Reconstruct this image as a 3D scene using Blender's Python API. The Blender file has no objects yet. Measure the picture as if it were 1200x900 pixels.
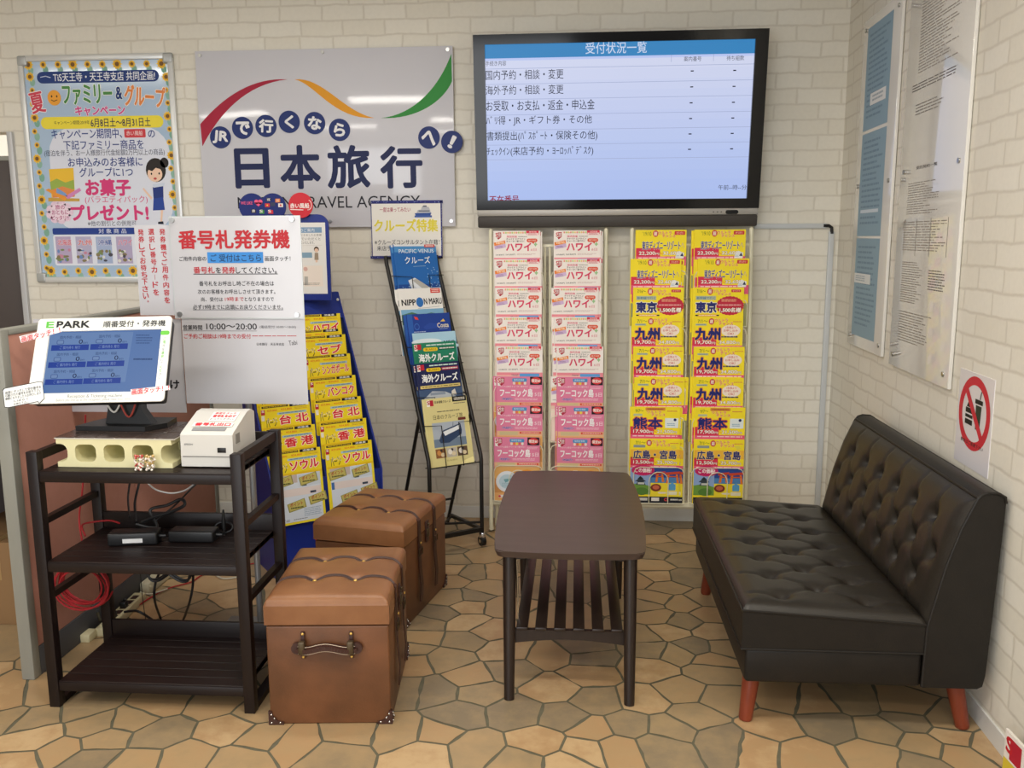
import bpy, bmesh, math, random
from mathutils import Vector, Matrix
V = Vector
rad = math.radians
random.seed(7)
sc = bpy.context.scene
COL = sc.collection

# ------------------------------------------------------------------ camera
CAM_H = 1.45
FPX = 1038.0
YAW, PITCH, ROLL = rad(4.2), rad(9.33), rad(0.32)
cy_, sy_, cp_, sp_ = math.cos(YAW), math.sin(YAW), math.cos(PITCH), math.sin(PITCH)
fwd = V((-sy_*cp_, cy_*cp_, -sp_)); rgt = V((cy_, sy_, 0)); dwn = fwd.cross(rgt)
cr_, sr_ = math.cos(ROLL), math.sin(ROLL)
rgt, dwn = rgt*cr_ + dwn*sr_, dwn*cr_ - rgt*sr_
EYE = V((0, 0, CAM_H))
cd = bpy.data.cameras.new('camera'); cam = bpy.data.objects.new('camera', cd); COL.objects.link(cam)
cd.sensor_fit = 'HORIZONTAL'; cd.sensor_width = 36; cd.lens = FPX/1200*36
cam.matrix_world = Matrix(((rgt.x, -dwn.x, -fwd.x, 0), (rgt.y, -dwn.y, -fwd.y, 0), (rgt.z, -dwn.z, -fwd.z, CAM_H), (0, 0, 0, 1)))
sc.camera = cam

# ------------------------------------------------------------------ light and exposure
sc.view_settings.view_transform = 'Standard'
try: sc.view_settings.look = 'None'
except Exception: pass
sc.view_settings.gamma = 1; sc.view_settings.use_curve_mapping = False
sc.view_settings.exposure = 0.0
w = bpy.data.worlds.new('office_world'); sc.world = w; w.use_nodes = True
bg = w.node_tree.nodes['Background']; bg.inputs[0].default_value = (1.0, 0.95, 0.88, 1); bg.inputs[1].default_value = 0.30

def ceiling_lamp(x, y, sx, sy, power, col=(1.0, 0.955, 0.88), z=2.69, spread=180):
    l = bpy.data.lights.new('ceiling_lamp', 'AREA'); l.shape = 'RECTANGLE'; l.size = sx; l.size_y = sy
    l.energy = power; l.color = col; l.spread = rad(spread)
    o = bpy.data.objects.new('ceiling_lamp', l); o.location = (x, y, z); COL.objects.link(o)
    return o
ceiling_lamp(-0.95, 2.75, 0.95, 0.28, 17, z=2.655)
ceiling_lamp(0.35, 1.2, 1.2, 0.30, 33)
ceiling_lamp(-1.9, 0.45, 1.25, 0.30, 33)
ceiling_lamp(0.5, -0.6, 1.2, 0.30, 28)
ceiling_lamp(-3.4, 2.2, 1.2, 0.30, 24)
ceiling_lamp(-3.6, 5.6, 1.2, 0.30, 45)
# daylight from the glazed shop front behind the camera
wl_ = bpy.data.lights.new('shop_front_daylight', 'AREA'); wl_.shape = 'RECTANGLE'; wl_.size = 3.0; wl_.size_y = 1.9; wl_.energy = 95; wl_.color = (0.93, 0.96, 1.0)
wo_ = bpy.data.objects.new('shop_front_daylight', wl_); wo_.location = (-1.6, -2.45, 1.35); COL.objects.link(wo_)
wo_.rotation_euler = (rad(90), 0, 0)

# ------------------------------------------------------------------ helpers
def ray(px, py): return rgt*((px-600)/FPX) + dwn*((py-450)/FPX) + fwd
def at(px, py, P, N):
    d = ray(px, py); return EYE + d*((V(P)-EYE).dot(V(N))/d.dot(V(N)))
def aty(px, py, y): return at(px, py, (0, y, 0), (0, 1, 0))
def atz(px, py, z): return at(px, py, (0, 0, z), (0, 0, 1))

def lin(c):
    if isinstance(c, str):
        c = c.lstrip('#'); c = [int(c[i:i+2], 16)/255 for i in (0, 2, 4)]
        c = [x/12.92 if x <= .04045 else ((x+.055)/1.055)**2.4 for x in c]
    return (*c[:3], 1)
MATS = {}
def mat(name, col='#808080', rough=.5, metal=0., emit=None, es=1., noise=None, spec=.5, bump=None, coat=0., alpha=1.):
    if name in MATS: return MATS[name]
    m = bpy.data.materials.new(name); m.use_nodes = True; nt = m.node_tree; b = nt.nodes['Principled BSDF']
    c = lin(col); b.inputs['Base Color'].default_value = c; b.inputs['Roughness'].default_value = rough
    b.inputs['Metallic'].default_value = metal; b.inputs['Specular IOR Level'].default_value = spec
    b.inputs['Coat Weight'].default_value = coat; b.inputs['Coat Roughness'].default_value = .05
    if emit: b.inputs['Emission Color'].default_value = lin(emit); b.inputs['Emission Strength'].default_value = es
    if alpha < 1: b.inputs['Alpha'].default_value = alpha
    tc = None
    if noise or bump: tc = nt.nodes.new('ShaderNodeTexCoord')
    if noise:                      # (scale, amount, second colour, stretch)
        sca, amt, c2, st = noise
        n = nt.nodes.new('ShaderNodeTexNoise'); n.inputs['Scale'].default_value = sca; n.inputs['Detail'].default_value = 6
        mp = nt.nodes.new('ShaderNodeMapping'); mp.inputs['Scale'].default_value = st
        nt.links.new(tc.outputs['Object'], mp.inputs[0]); nt.links.new(mp.outputs[0], n.inputs['Vector'])
        r = nt.nodes.new('ShaderNodeMapRange'); r.inputs[1].default_value = .35; r.inputs[2].default_value = .65; r.inputs[4].default_value = amt
        nt.links.new(n.outputs['Fac'], r.inputs[0])
        mx = nt.nodes.new('ShaderNodeMix'); mx.data_type = 'RGBA'; mx.inputs[6].default_value = c; mx.inputs[7].default_value = lin(c2)
        nt.links.new(r.outputs[0], mx.inputs[0]); nt.links.new(mx.outputs[2], b.inputs['Base Color'])
    if bump:                       # (scale, strength)
        n = nt.nodes.new('ShaderNodeTexNoise'); n.inputs['Scale'].default_value = bump[0]; n.inputs['Detail'].default_value = 4
        nt.links.new(tc.outputs['Object'], n.inputs['Vector'])
        bp = nt.nodes.new('ShaderNodeBump'); bp.inputs['Strength'].default_value = bump[1]; bp.inputs['Distance'].default_value = .002
        nt.links.new(n.outputs['Fac'], bp.inputs['Height']); nt.links.new(bp.outputs[0], b.inputs['Normal'])
    MATS[name] = m; return m
def ink(col): return mat('print_'+col.lstrip('#'), col, .55, spec=.3)
def glow(col, s): return mat('screen_%s_%.2f' % (col.lstrip('#'), s), '#050505', .3, emit=col, es=s, spec=.15)

TXT = {}
def glyphs(s, bold=0.):
    k = (s, bold)
    if k in TXT: return TXT[k]
    c = bpy.data.curves.new('t', 'FONT'); c.body = s; c.size = 1; c.offset = bold; c.resolution_u = 3
    o = bpy.data.objects.new('t', c); COL.objects.link(o)
    me = bpy.data.meshes.new_from_object(o.evaluated_get(bpy.context.evaluated_depsgraph_get()))
    vs = [(v.co.x, v.co.y) for v in me.vertices]; fs = [tuple(p.vertices) for p in me.polygons]
    bpy.data.objects.remove(o); bpy.data.curves.remove(c); bpy.data.meshes.remove(me)
    if vs:
        x0 = min(v[0] for v in vs); x1 = max(v[0] for v in vs); y0 = min(v[1] for v in vs); y1 = max(v[1] for v in vs)
    else: x0 = y0 = 0; x1 = y1 = 1
    TXT[k] = (vs, fs, (x0, y0, x1, y1)); return TXT[k]

XF = {}
class MB:
    def __init__(s, xf=None): s.bm = bmesh.new(); s.mats = []; s.xf = xf
    def mi(s, m):
        if m not in s.mats: s.mats.append(m)
        return s.mats.index(m)
    def P(s, p): p = V(p); return s.xf @ p if s.xf else p
    def raw(s, pts, faces, m, smooth=True):
        i = s.mi(m); vs = [s.bm.verts.new(s.P(p)) for p in pts]
        for f in faces:
            try: fc = s.bm.faces.new([vs[k] for k in f]); fc.material_index = i; fc.smooth = smooth
            except ValueError: pass
    def face(s, pts, m): s.raw(pts, [list(range(len(pts)))], m)
    def merge(s, b, m, T=None):
        b.verts.index_update()
        s.raw([(T @ v.co if T else v.co) for v in b.verts], [[v.index for v in f.verts] for f in b.faces], m); b.free()
    def obox(s, c, U, W, N, hu, hw, hn, m, bevel=0, seg=2):
        b = bmesh.new(); bmesh.ops.create_cube(b, size=2)
        for v in b.verts: v.co = V((v.co.x*hu, v.co.y*hw, v.co.z*hn))
        if bevel: bmesh.ops.bevel(b, geom=b.edges[:], offset=bevel, segments=seg, profile=.5, affect='EDGES')
        U, W, N, c = V(U), V(W), V(N), V(c)
        T = Matrix(((U.x, W.x, N.x, c.x), (U.y, W.y, N.y, c.y), (U.z, W.z, N.z, c.z), (0, 0, 0, 1)))
        s.merge(b, m, T)
    def box(s, x0, y0, z0, x1, y1, z1, m, bevel=0, seg=2):
        s.obox(((x0+x1)/2, (y0+y1)/2, (z0+z1)/2), (1, 0, 0), (0, 1, 0), (0, 0, 1), abs(x1-x0)/2, abs(y1-y0)/2, abs(z1-z0)/2, m, bevel, seg)
    def beam(s, p, q, wd, th, m, up=(0, 0, 1), bevel=0):     # rectangular bar from p to q
        p, q = V(p), V(q); N = (q-p).normalized(); U = V(up).cross(N)
        if U.length < 1e-4: U = V((1, 0, 0)).cross(N)
        U.normalize(); W = N.cross(U); s.obox((p+q)/2, U, W, N, wd/2, th/2, (q-p).length/2, m, bevel)
    def tube(s, pts, r, m, seg=8, closed=False, caps=True):
        pts = [V(p) for p in pts]; n = len(pts); rs = r if isinstance(r, (list, tuple)) else [r]*n
        rings = []; prev = None
        for i in range(n):
            if closed: t = pts[(i+1) % n]-pts[i-1]
            else: t = pts[min(i+1, n-1)]-pts[max(i-1, 0)]
            t.normalize()
            if prev is None:
                a = V((0, 0, 1)) if abs(t.z) < .9 else V((1, 0, 0)); u = t.cross(a).normalized()
            else: u = (prev-t*prev.dot(t)).normalized()
            prev = u; v = t.cross(u)
            rings.append([pts[i]+(u*math.cos(2*math.pi*k/seg)+v*math.sin(2*math.pi*k/seg))*rs[i] for k in range(seg)])
        P = [p for r_ in rings for p in r_]; F = []
        for i in range(n if closed else n-1):
            j = (i+1) % n
            for k in range(seg): F.append((i*seg+k, i*seg+(k+1) % seg, j*seg+(k+1) % seg, j*seg+k))
        if not closed and caps: F.append(list(range(seg))[::-1]); F.append([(n-1)*seg+k for k in range(seg)])
        s.raw(P, F, m)
    def cyl(s, p, q, r, m, r1=None, seg=16): s.tube([p, q], [r, r if r1 is None else r1], m, seg)
    def ball(s, c, r, m, sc=(1, 1, 1), seg=12):
        b = bmesh.new(); bmesh.ops.create_uvsphere(b, u_segments=seg, v_segments=max(6, seg//2), radius=r)
        s.merge(b, m, Matrix.Translation(V(c)) @ Matrix.Diagonal((*sc, 1)))
    def prism(s, poly, vec, m):
        n = len(poly); A = [V(p) for p in poly]; B = [p+V(vec) for p in A]
        s.raw(A+B, [list(range(n)), [n+k for k in range(n)][::-1]]+[(k, n+k, n+(k+1) % n, (k+1) % n) for k in range(n)], m)
    def plate(s, outer, holes, T, th, m):                     # flat plate with holes, extruded th
        c = bpy.data.curves.new('c', 'CURVE'); c.dimensions = '2D'; c.fill_mode = 'BOTH'; c.extrude = th/2
        for pl in [outer]+holes:
            sp = c.splines.new('POLY'); sp.points.add(len(pl)-1); sp.use_cyclic_u = True
            for k, q in enumerate(pl): sp.points[k].co = (q[0], q[1], 0, 1)
        o = bpy.data.objects.new('c', c); COL.objects.link(o)
        me = bpy.data.meshes.new_from_object(o.evaluated_get(bpy.context.evaluated_depsgraph_get()))
        s.raw([T @ v.co for v in me.vertices], [tuple(p.vertices) for p in me.polygons], m, False)
        bpy.data.objects.remove(o); bpy.data.curves.remove(c); bpy.data.meshes.remove(me)
    def grid(s, fn, nu, nv, m):
        s.raw([fn(i/nu, j/nv) for j in range(nv+1) for i in range(nu+1)],
              [(j*(nu+1)+i, j*(nu+1)+i+1, (j+1)*(nu+1)+i+1, (j+1)*(nu+1)+i) for j in range(nv) for i in range(nu)], m)
    def build(s, name, parent=None, ang=38, fix=True):
        if fix: bmesh.ops.remove_doubles(s.bm, verts=s.bm.verts[:], dist=1e-6)
        me = bpy.data.meshes.new(name); root = parent
        while root is not None and root.parent: root = root.parent
        if root is not None and root in XF: s.bm.transform(XF[root].inverted())
        if fix: bmesh.ops.recalc_face_normals(s.bm, faces=s.bm.faces[:])
        s.bm.to_mesh(me); s.bm.free()
        for m in s.mats: me.materials.append(m)
        me.set_sharp_from_angle(angle=rad(ang))
        o = bpy.data.objects.new(name, me); COL.objects.link(o)
        if parent: o.parent = parent
        return o

def tag(o, label, cat, group=None):
    o['label'] = label; o['category'] = cat
    if group: o['group'] = group
    return o
def thing(name, label, cat, loc=(0, 0, 0), rz=0, group=None):
    o = bpy.data.objects.new(name, None); COL.objects.link(o); o.location = loc; o.rotation_euler = (0, 0, rz); o.empty_display_size = .1
    XF[o] = Matrix.Translation(V(loc)) @ Matrix.Rotation(rz, 4, 'Z')
    return tag(o, label, cat, group)
def struct(name, mb): o = mb.build(name); o['kind'] = 'structure'; return o

class Page:
    """a printed face: O top left corner, U right, W down, N towards the reader"""
    STEP = .00022
    def __init__(s, mb, O, U, W, N, view=None, size=None, warp=None):
        s.mb, s.O, s.U, s.W, s.N = mb, V(O), V(U).normalized(), V(W).normalized(), V(N).normalized(); s.view = view; s.size = size; s.warp = warp
    def uv(s, x, y):
        if s.size:
            if s.warp and y > 0: a, b = s.warp; y = y*b/a if y < a else b+(y-a)*(1-b)/(1-a)
            return x*s.size[0], y*s.size[1]
        x0, y0, k = s.view
        p = at(x0+x/k, y0+y/k, s.O, s.N)-s.O
        return p.dot(s.U), p.dot(s.W)
    def p3(s, u, v, L): return s.O+s.U*u+s.W*v+s.N*(L*s.STEP)
    def poly(s, pts, m, L=1):
        if isinstance(m, str): m = ink(m)
        s.mb.face([s.p3(*s.uv(*p), L) for p in pts], m)
    def rect(s, x0, y0, x1, y1, m, L=1):
        if isinstance(m, str): m = ink(m)
        a, b = s.uv(x0, y0); c, d = s.uv(x1, y1)
        s.mb.face([s.p3(a, b, L), s.p3(c, b, L), s.p3(c, d, L), s.p3(a, d, L)], m)
    def disc(s, x, y, rx, ry, m, L=1, n=20, star=0, rot=0):
        if isinstance(m, str): m = ink(m)
        a, b = s.uv(x, y); c, d = s.uv(x+rx, y+ry); ru, rv = abs(c-a), abs(d-b)
        P = []
        for k in range(n):
            t = 2*math.pi*k/n+rot; q = 1-(star if k % 2 else 0)
            P.append(s.p3(a+ru*q*math.cos(t), b+rv*q*math.sin(t), L))
        s.mb.face(P, m)
    def pill(s, x0, y0, x1, y1, m, L=1, r=1.):
        if isinstance(m, str): m = ink(m)
        a, b = s.uv(x0, y0); c, d = s.uv(x1, y1); q = min(abs(c-a), abs(d-b))/2*r; P = []
        for cx, cy, t0 in ((c-q, b+q, -90), (c-q, d-q, 0), (a+q, d-q, 90), (a+q, b+q, 180)):
            for k in range(6): t = rad(t0+k*18); P.append(s.p3(cx+q*math.cos(t), cy+q*math.sin(t), L))
        s.mb.face(P, m)
    def line(s, x0, y0, x1, y1, wd, m, L=1):
        dx, dy = x1-x0, y1-y0; n = math.hypot(dx, dy); ox, oy = -dy/n*wd/2, dx/n*wd/2
        s.poly([(x0+ox, y0+oy), (x1+ox, y1+oy), (x1-ox, y1-oy), (x0-ox, y0-oy)], m, L)
    def text(s, t, x0, y0, x1, y1, m, L=2, bold=.0, rot=0, edge=None, ew=.05, keep=False):
        if isinstance(m, str): m = ink(m)
        if edge: s.text(t, x0, y0, x1, y1, edge, L-.6, bold+ew, rot)
        vs, fs, (gx0, gy0, gx1, gy1) = glyphs(t)
        a, b = s.uv(x0, y0); c, d = s.uv(x1, y1)
        kx, ky = (c-a)/max(gx1-gx0, 1e-4), (d-b)/max(gy1-gy0, 1e-4)
        mx, my = (a+c)/2, (b+d)/2; cr, sr = math.cos(rad(rot)), math.sin(rad(rot)); cps = [(0, 0)]; rb = min(abs(kx), abs(ky))*bold
        if bold > .008: cps += [(math.cos(q*math.pi/4)*rb, math.sin(q*math.pi/4)*rb) for q in (range(8) if bold >= .03 else (1, 3, 5, 7))]
        for n_c, (ou, ov) in enumerate(cps):                 # heavier lettering: the glyph struck again around its place
            P = []
            for x, y in vs:
                u, v = (x-(gx0+gx1)/2)*kx+ou, -(y-(gy0+gy1)/2)*ky+ov
                P.append(s.p3(mx+u*cr-v*sr, my+u*sr+v*cr, L+n_c*.012))
            s.mb.raw(P, fs, m, False)
    def bars(s, x0, y0, x1, y1, n, m, L=1, fill=.5, rag=.3):      # lines of writing too small to read
        for k in range(n):
            ya = y0+(y1-y0)*(k+.2)/n; yb = ya+(y1-y0)/n*fill; xx = x0; xe = x1-(x1-x0)*rag*random.random()
            while xx < xe:
                wl = (x1-x0)*random.uniform(.05, .22); s.rect(xx, ya, min(xx+wl, xe), yb, m, L); xx += wl+(x1-x0)*.02

D = 4.47                                   # the back wall
RW0, RW1 = V((1.212, 2.45, 0)), V((1.268, 4.47, 0))
RU = (RW1-RW0).normalized(); RN = V((-RU.y, RU.x, 0))      # right wall: direction and normal into the room
def rw(y): return RW0.x+(y-RW0.y)*RU.x/RU.y
white_paint = mat('white_paint', '#e8e6e0', .5)
steel = mat('brushed_steel', '#b9b9b6', .3, 1.)
chrome = mat('chrome', '#d0d0d0', .15, 1.)
black_plastic = mat('black_plastic', '#121214', .4)
black_steel = mat('black_steel', '#1b1a1a', .4, .3)
paper = mat('white_paper', '#e9e9ec', .6, spec=.3)
page_edge = mat('page_edges', '#d9d6cc', .7)
# ------------------------------------------------------------------ the room
def brick_mat(name, axis):
    m = bpy.data.materials.new(name); m.use_nodes = True; nt = m.node_tree; N = nt.nodes.new; b = nt.nodes['Principled BSDF']
    tc = N('ShaderNodeTexCoord'); sx = N('ShaderNodeSeparateXYZ'); cb = N('ShaderNodeCombineXYZ')
    nt.links.new(tc.outputs['Object'], sx.inputs[0])
    nt.links.new(sx.outputs[axis], cb.inputs[0]); nt.links.new(sx.outputs[2], cb.inputs[1])
    nz = N('ShaderNodeTexNoise'); nz.inputs['Scale'].default_value = 9; nz.inputs['Detail'].default_value = 3
    nt.links.new(tc.outputs['Object'], nz.inputs['Vector'])
    ad = N('ShaderNodeMix'); ad.data_type = 'RGBA'; ad.blend_type = 'LINEAR_LIGHT'; ad.inputs[0].default_value = .011
    nt.links.new(cb.outputs[0], ad.inputs[6]); nt.links.new(nz.outputs['Color'], ad.inputs[7])
    br = N('ShaderNodeTexBrick'); br.offset = .5; br.squash = .82; br.squash_frequency = 3
    br.inputs['Scale'].default_value = 1; br.inputs['Mortar Size'].default_value = .0085; br.inputs['Mortar Smooth'].default_value = 1.
    br.inputs['Brick Width'].default_value = .208; br.inputs['Row Height'].default_value = .0715
    br.inputs['Color1'].default_value = lin('#e8e4d8'); br.inputs['Color2'].default_value = lin('#e2ddcf'); br.inputs['Mortar'].default_value = lin('#d5cfc1')
    nt.links.new(ad.outputs[2], br.inputs['Vector'])
    n2 = N('ShaderNodeTexNoise'); n2.inputs['Scale'].default_value = 60; n2.inputs['Detail'].default_value = 4
    nt.links.new(tc.outputs['Object'], n2.inputs['Vector'])
    mr = N('ShaderNodeMapRange'); mr.inputs[3].default_value = .95; mr.inputs[4].default_value = 1.04; nt.links.new(n2.outputs['Fac'], mr.inputs[0])
    mu = N('ShaderNodeMix'); mu.data_type = 'RGBA'; mu.blend_type = 'MULTIPLY'; mu.inputs[0].default_value = 1
    nt.links.new(br.outputs['Color'], mu.inputs[6]); nt.links.new(mr.outputs[0], mu.inputs[7])
    nt.links.new(mu.outputs[2], b.inputs['Base Color']); b.inputs['Roughness'].default_value = .6; b.inputs['Specular IOR Level'].default_value = .3
    bp = N('ShaderNodeBump'); bp.inputs['Strength'].default_value = .18; bp.inputs['Distance'].default_value = .003; bp.invert = True
    nt.links.new(br.outputs['Fac'], bp.inputs['Height']); nt.links.new(bp.outputs[0], b.inputs['Normal'])
    return m
brick_x, brick_y = brick_mat('brick_wallpaper_back', 0), brick_mat('brick_wallpaper_right', 1)
b = MB()
WL = -2.868
b.box(WL, D, 0, 1.32, D+.12, 2.75, brick_x); b.box(-3.7, D, 2.0, WL, D+.12, 2.75, brick_x); b.box(-6, D, 0, -3.7, D+.12, 2.75, brick_x)
struct('wall_back', b)
b = MB(); A0 = RW0-RU*3.0; A1 = RW1+RU*.12
b.prism([A0, A1, A1-RN*.12, A0-RN*.12], (0, 0, 2.75), brick_y); struct('wall_right', b)
b = MB(); b.box(-6, -2.5, 2.75, 1.6, 8, 2.85, mat('ceiling_board', '#e4e1da', .8)); struct('ceiling', b)
b = MB(); b.box(-6, 6.6, 0, 1.4, 6.7, 2.75, mat('office_wall', '#efede8', .6)); struct('wall_office', b)
b = MB(); b.box(-6.1, -2.5, 0, -6, 8, 2.75, mat('office_wall')); struct('wall_left', b)
b = MB(); b.box(WL, D-.008, 0, 1.268, D, .062, mat('baseboard_white', '#d8d8d4', .45), .002); struct('baseboard_back', b)
b = MB(); q0, q1 = RW0-RU*1.5, RW1
b.prism([q0+RN*.006, q1+RN*.006, q1, q0], (0, 0, .06), mat('baseboard_white')); struct('baseboard_right', b)
b = MB(); b.box(WL-.03, D-.02, 0, WL, D+.13, 2.0, mat('trim_grey', '#c3c4c6', .4, .2), .003); struct('trim_1', b)

# crazy paving floor: stones around centres read off the floor, grout between
SITES = []
def fl(lst, x0, y0, k):
    for x, y in lst:
        p = atz(x0+x/k, y0+y/k, 0).xy
        if all((p-q).length > .075 for q in SITES): SITES.append(p)
fl([(20, 190), (60, 150), (130, 240), (20, 240), (120, 320), (330, 270), (205, 360), (60, 405), (462, 250), (560, 300), (365, 320), (800, 285), (922, 312), (955, 268), (1040, 330), (650, 385), (840, 392), (1170, 370), (310, 392), (470, 408), (150, 165), (560, 195), (760, 190), (300, 205), (920, 215)], 0, 760, 3)
fl([(20, 475), (215, 475), (330, 330), (405, 415), (370, 215), (280, 145), (432, 150), (250, 178), (248, 232), (300, 90), (440, 90), (450, 30), (560, 30), (345, 60), (590, 260), (460, 280), (490, 330), (615, 405), (575, 185), (745, 205), (745, 320), (868, 212), (865, 268), (895, 365), (785, 420), (880, 465), (855, 537), (465, 530), (695, 510), (290, 548), (970, 530), (1065, 360), (1010, 450), (1150, 462), (1120, 520), (630, 582), (790, 588), (332, 475), (1080, 250), (1060, 135), (1150, 120), (1180, 195), (60, 540), (1195, 330), (225, 330), (225, 370)], 400, 700, 3)
fl([(110, 80), (140, 180), (45, 235), (25, 300), (150, 325), (310, 278), (260, 345), (425, 372), (520, 270), (235, 390), (690, 290), (680, 372), (850, 340), (950, 310), (975, 372), (1080, 345), (840, 412), (800, 255), (930, 258), (600, 185), (780, 205), (460, 190), (350, 170)], 800, 760, 3)
fl([(600, 650), (770, 560), (845, 640), (600, 745), (845, 745), (700, 685), (450, 700)], 80, 560, 4.5)
fl([(580, 210), (500, 245), (510, 310), (690, 285), (640, 400), (490, 385), (490, 450), (810, 395), (740, 500), (500, 565), (650, 555), (830, 620), (600, 640), (420, 665), (360, 735), (600, 735), (740, 780), (370, 830), (590, 850), (770, 870), (960, 350), (890, 410), (960, 490)], 440, 600, 5.625)
fl([(330, 110), (490, 140), (350, 155), (410, 210), (330, 245), (500, 275), (320, 310), (350, 380), (510, 385), (250, 400), (400, 435), (330, 505), (500, 540), (640, 510), (280, 545), (350, 610), (500, 640), (660, 600), (680, 700), (480, 710), (270, 690), (310, 800), (560, 790), (750, 800), (470, 850), (680, 870)], 700, 600, 5)
fl([(480, 740), (745, 750), (690, 670), (250, 680), (300, 830), (720, 830)], 560, 640, 5.625)
gx = .27
random.seed(11)
yy = .4
row = 0
while yy < 6.6:
    xx = -5.9+(row % 2)*gx*.5
    while xx < 1.5:
        p = V((xx+random.uniform(-.12, .12), yy+random.uniform(-.085, .085)))
        if all((p-q).length > .19 for q in SITES): SITES.append(p)
        xx += gx*random.uniform(.85, 1.15)
    yy += .2; row += 1
def cell(i):
    c = SITES[i]; poly = [c+V((-.6, -.6)), c+V((.6, -.6)), c+V((.6, .6)), c+V((-.6, .6))]
    near = sorted((q for k, q in enumerate(SITES) if k != i and (q-c).length < .9), key=lambda q: (q-c).length)[:24]
    for q in near:
        n = (q-c).normalized(); d = (q-c).length/2-.0040; out = []
        for k in range(len(poly)):
            a, e = poly[k], poly[(k+1) % len(poly)]; da, de = (a-c).dot(n)-d, (e-c).dot(n)-d
            if da <= 0: out.append(a)
            if da*de < 0: out.append(a+(e-a)*(da/(da-de)))
        poly = out
        if len(poly) < 3: return []
    res = []
    for k in range(len(poly)):                              # chipped, slightly wandering edges
        a, e = poly[k], poly[(k+1) % len(poly)]; n = max(1, int((e-a).length/.035)); res.append(a)
        t = (e-a).normalized() if (e-a).length > 1e-6 else V((1, 0)); o = V((-t.y, t.x))
        for j in range(1, n): res.append(a+(e-a)*(j/n)+o*random.uniform(-.0032, .0045))
    return res
fm = bpy.data.materials.new('crazy_paving'); fm.use_nodes = True; nt = fm.node_tree; N = nt.nodes.new; bs = nt.nodes['Principled BSDF']
at_ = N('ShaderNodeAttribute'); at_.attribute_name = 'tone'
tc = N('ShaderNodeTexCoord'); n1 = N('ShaderNodeTexNoise'); n1.inputs['Scale'].default_value = 11; n1.inputs['Detail'].default_value = 7; n1.inputs['Roughness'].default_value = .65
nt.links.new(tc.outputs['Object'], n1.inputs['Vector'])
ma = N('ShaderNodeMath'); ma.operation = 'MULTIPLY_ADD'; ma.inputs[1].default_value = .9; nt.links.new(n1.outputs['Fac'], ma.inputs[0]); nt.links.new(at_.outputs['Fac'], ma.inputs[2])
ms = N('ShaderNodeMath'); ms.operation = 'SUBTRACT'; ms.inputs[1].default_value = .45; nt.links.new(ma.outputs[0], ms.inputs[0])
rp = N('ShaderNodeValToRGB'); nt.links.new(ms.outputs[0], rp.inputs[0])
els = rp.color_ramp.elements; els[0].position = 0; els[0].color = lin('#85765f'); els[1].position = 1; els[1].color = lin('#bfa27a')
for p_, c_ in ((.3, '#9d8766'), (.55, '#ab8f69'), (.78, '#ae8d66')): e = els.new(p_); e.color = lin(c_)
nt.links.new(rp.outputs[0], bs.inputs['Base Color']); bs.inputs['Roughness'].default_value = .33; bs.inputs['Specular IOR Level'].default_value = .45
bp = N('ShaderNodeBump'); bp.inputs['Strength'].default_value = .22; bp.inputs['Distance'].default_value = .004; nt.links.new(n1.outputs['Fac'], bp.inputs['Height']); nt.links.new(bp.outputs[0], bs.inputs['Normal'])
grout = mat('grout', '#676350', .7, noise=(30, .6, '#575342', (1, 1, 1)))
bm = bmesh.new(); lay = bm.faces.layers.float.new('tone')
f = bm.faces.new([bm.verts.new(p) for p in ((-6, -2.5, -.0016), (1.6, -2.5, -.0016), (1.6, 8, -.0016), (-6, 8, -.0016))]); f.material_index = 1
for i in range(len(SITES)):
    pl = cell(i)
    if len(pl) < 3 or not -6 < SITES[i].x < 1.5: continue
    f = bm.faces.new([bm.verts.new((p.x, p.y, 0)) for p in pl]); f[lay] = random.random(); f.material_index = 0
bmesh.ops.recalc_face_normals(bm, faces=bm.faces[:])
for f in bm.faces:
    if f.normal.z < 0: f.normal_flip()
me = bpy.data.meshes.new('floor'); bm.to_mesh(me); bm.free(); me.materials.append(fm); me.materials.append(grout)
fo = bpy.data.objects.new('floor', me); COL.objects.link(fo); fo['kind'] = 'structure'
# ------------------------------------------------------------------ television
def vgrad_screen(name, c_top, c_bot, s): return glow(c_top, s)
t = thing('television', 'large black flat screen television on the back wall showing a pale blue waiting list', 'television', (0.19, D, 1.95))
gloss = mat('black_gloss', '#060608', .1, spec=.3)
a, b_, c, d = aty(554, 41.5, 4.265), aty(901.6, 32.7, 4.265), aty(559.6, 268, 4.36), aty(887.7, 263.8, 4.36)
x0, x1 = (a.x+c.x)/2, (b_.x+d.x)/2; top = V(((x0+x1)/2, 4.265, (a.z+b_.z)/2)); bot = V(((x0+x1)/2, 4.36, (c.z+d.z)/2))
TU = V((1, 0, 0)); TW = (bot-top).normalized(); TN = TW.cross(TU); TN = -TN if TN.y > 0 else TN
TWd, THt = x1-x0, (bot-top).length
def tp(u, v, n): return top+TU*(u-TWd/2)+TW*v+TN*n
ctr = tp(TWd/2, THt/2, 0)
vb = THt*.903                                 # bezel ends here, silver strip and speaker bar below
mb = MB(); mb.obox(tp(TWd/2, vb/2, -.046), TU, TW, TN, TWd/2-.012, vb/2-.01, .026, black_plastic, .01); mb.obox(tp(TWd/2, THt*.42, -.075), TU, TW, TN, TWd*.33, THt*.30, .015, black_plastic, .01); mb.build('housing', t)
pgv = (540, 20, 3.158)
pg = Page(None, tp(0, 0, -.006), TU, TW, TN, pgv)
sx0, sy0 = pg.uv(89, 97); sx1, sy1 = pg.uv(1078, 670); sx1 = pg.uv(1093, 85)[0]-.004; sy0 = pg.uv(590, 92)[1]
mb = MB()
T = Matrix(((TU.x, -TW.x, TN.x, 0), (TU.y, -TW.y, TN.y, 0), (TU.z, -TW.z, TN.z, 0), (0, 0, 0, 1)))
T.translation = tp(0, 0, -.006)
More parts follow.
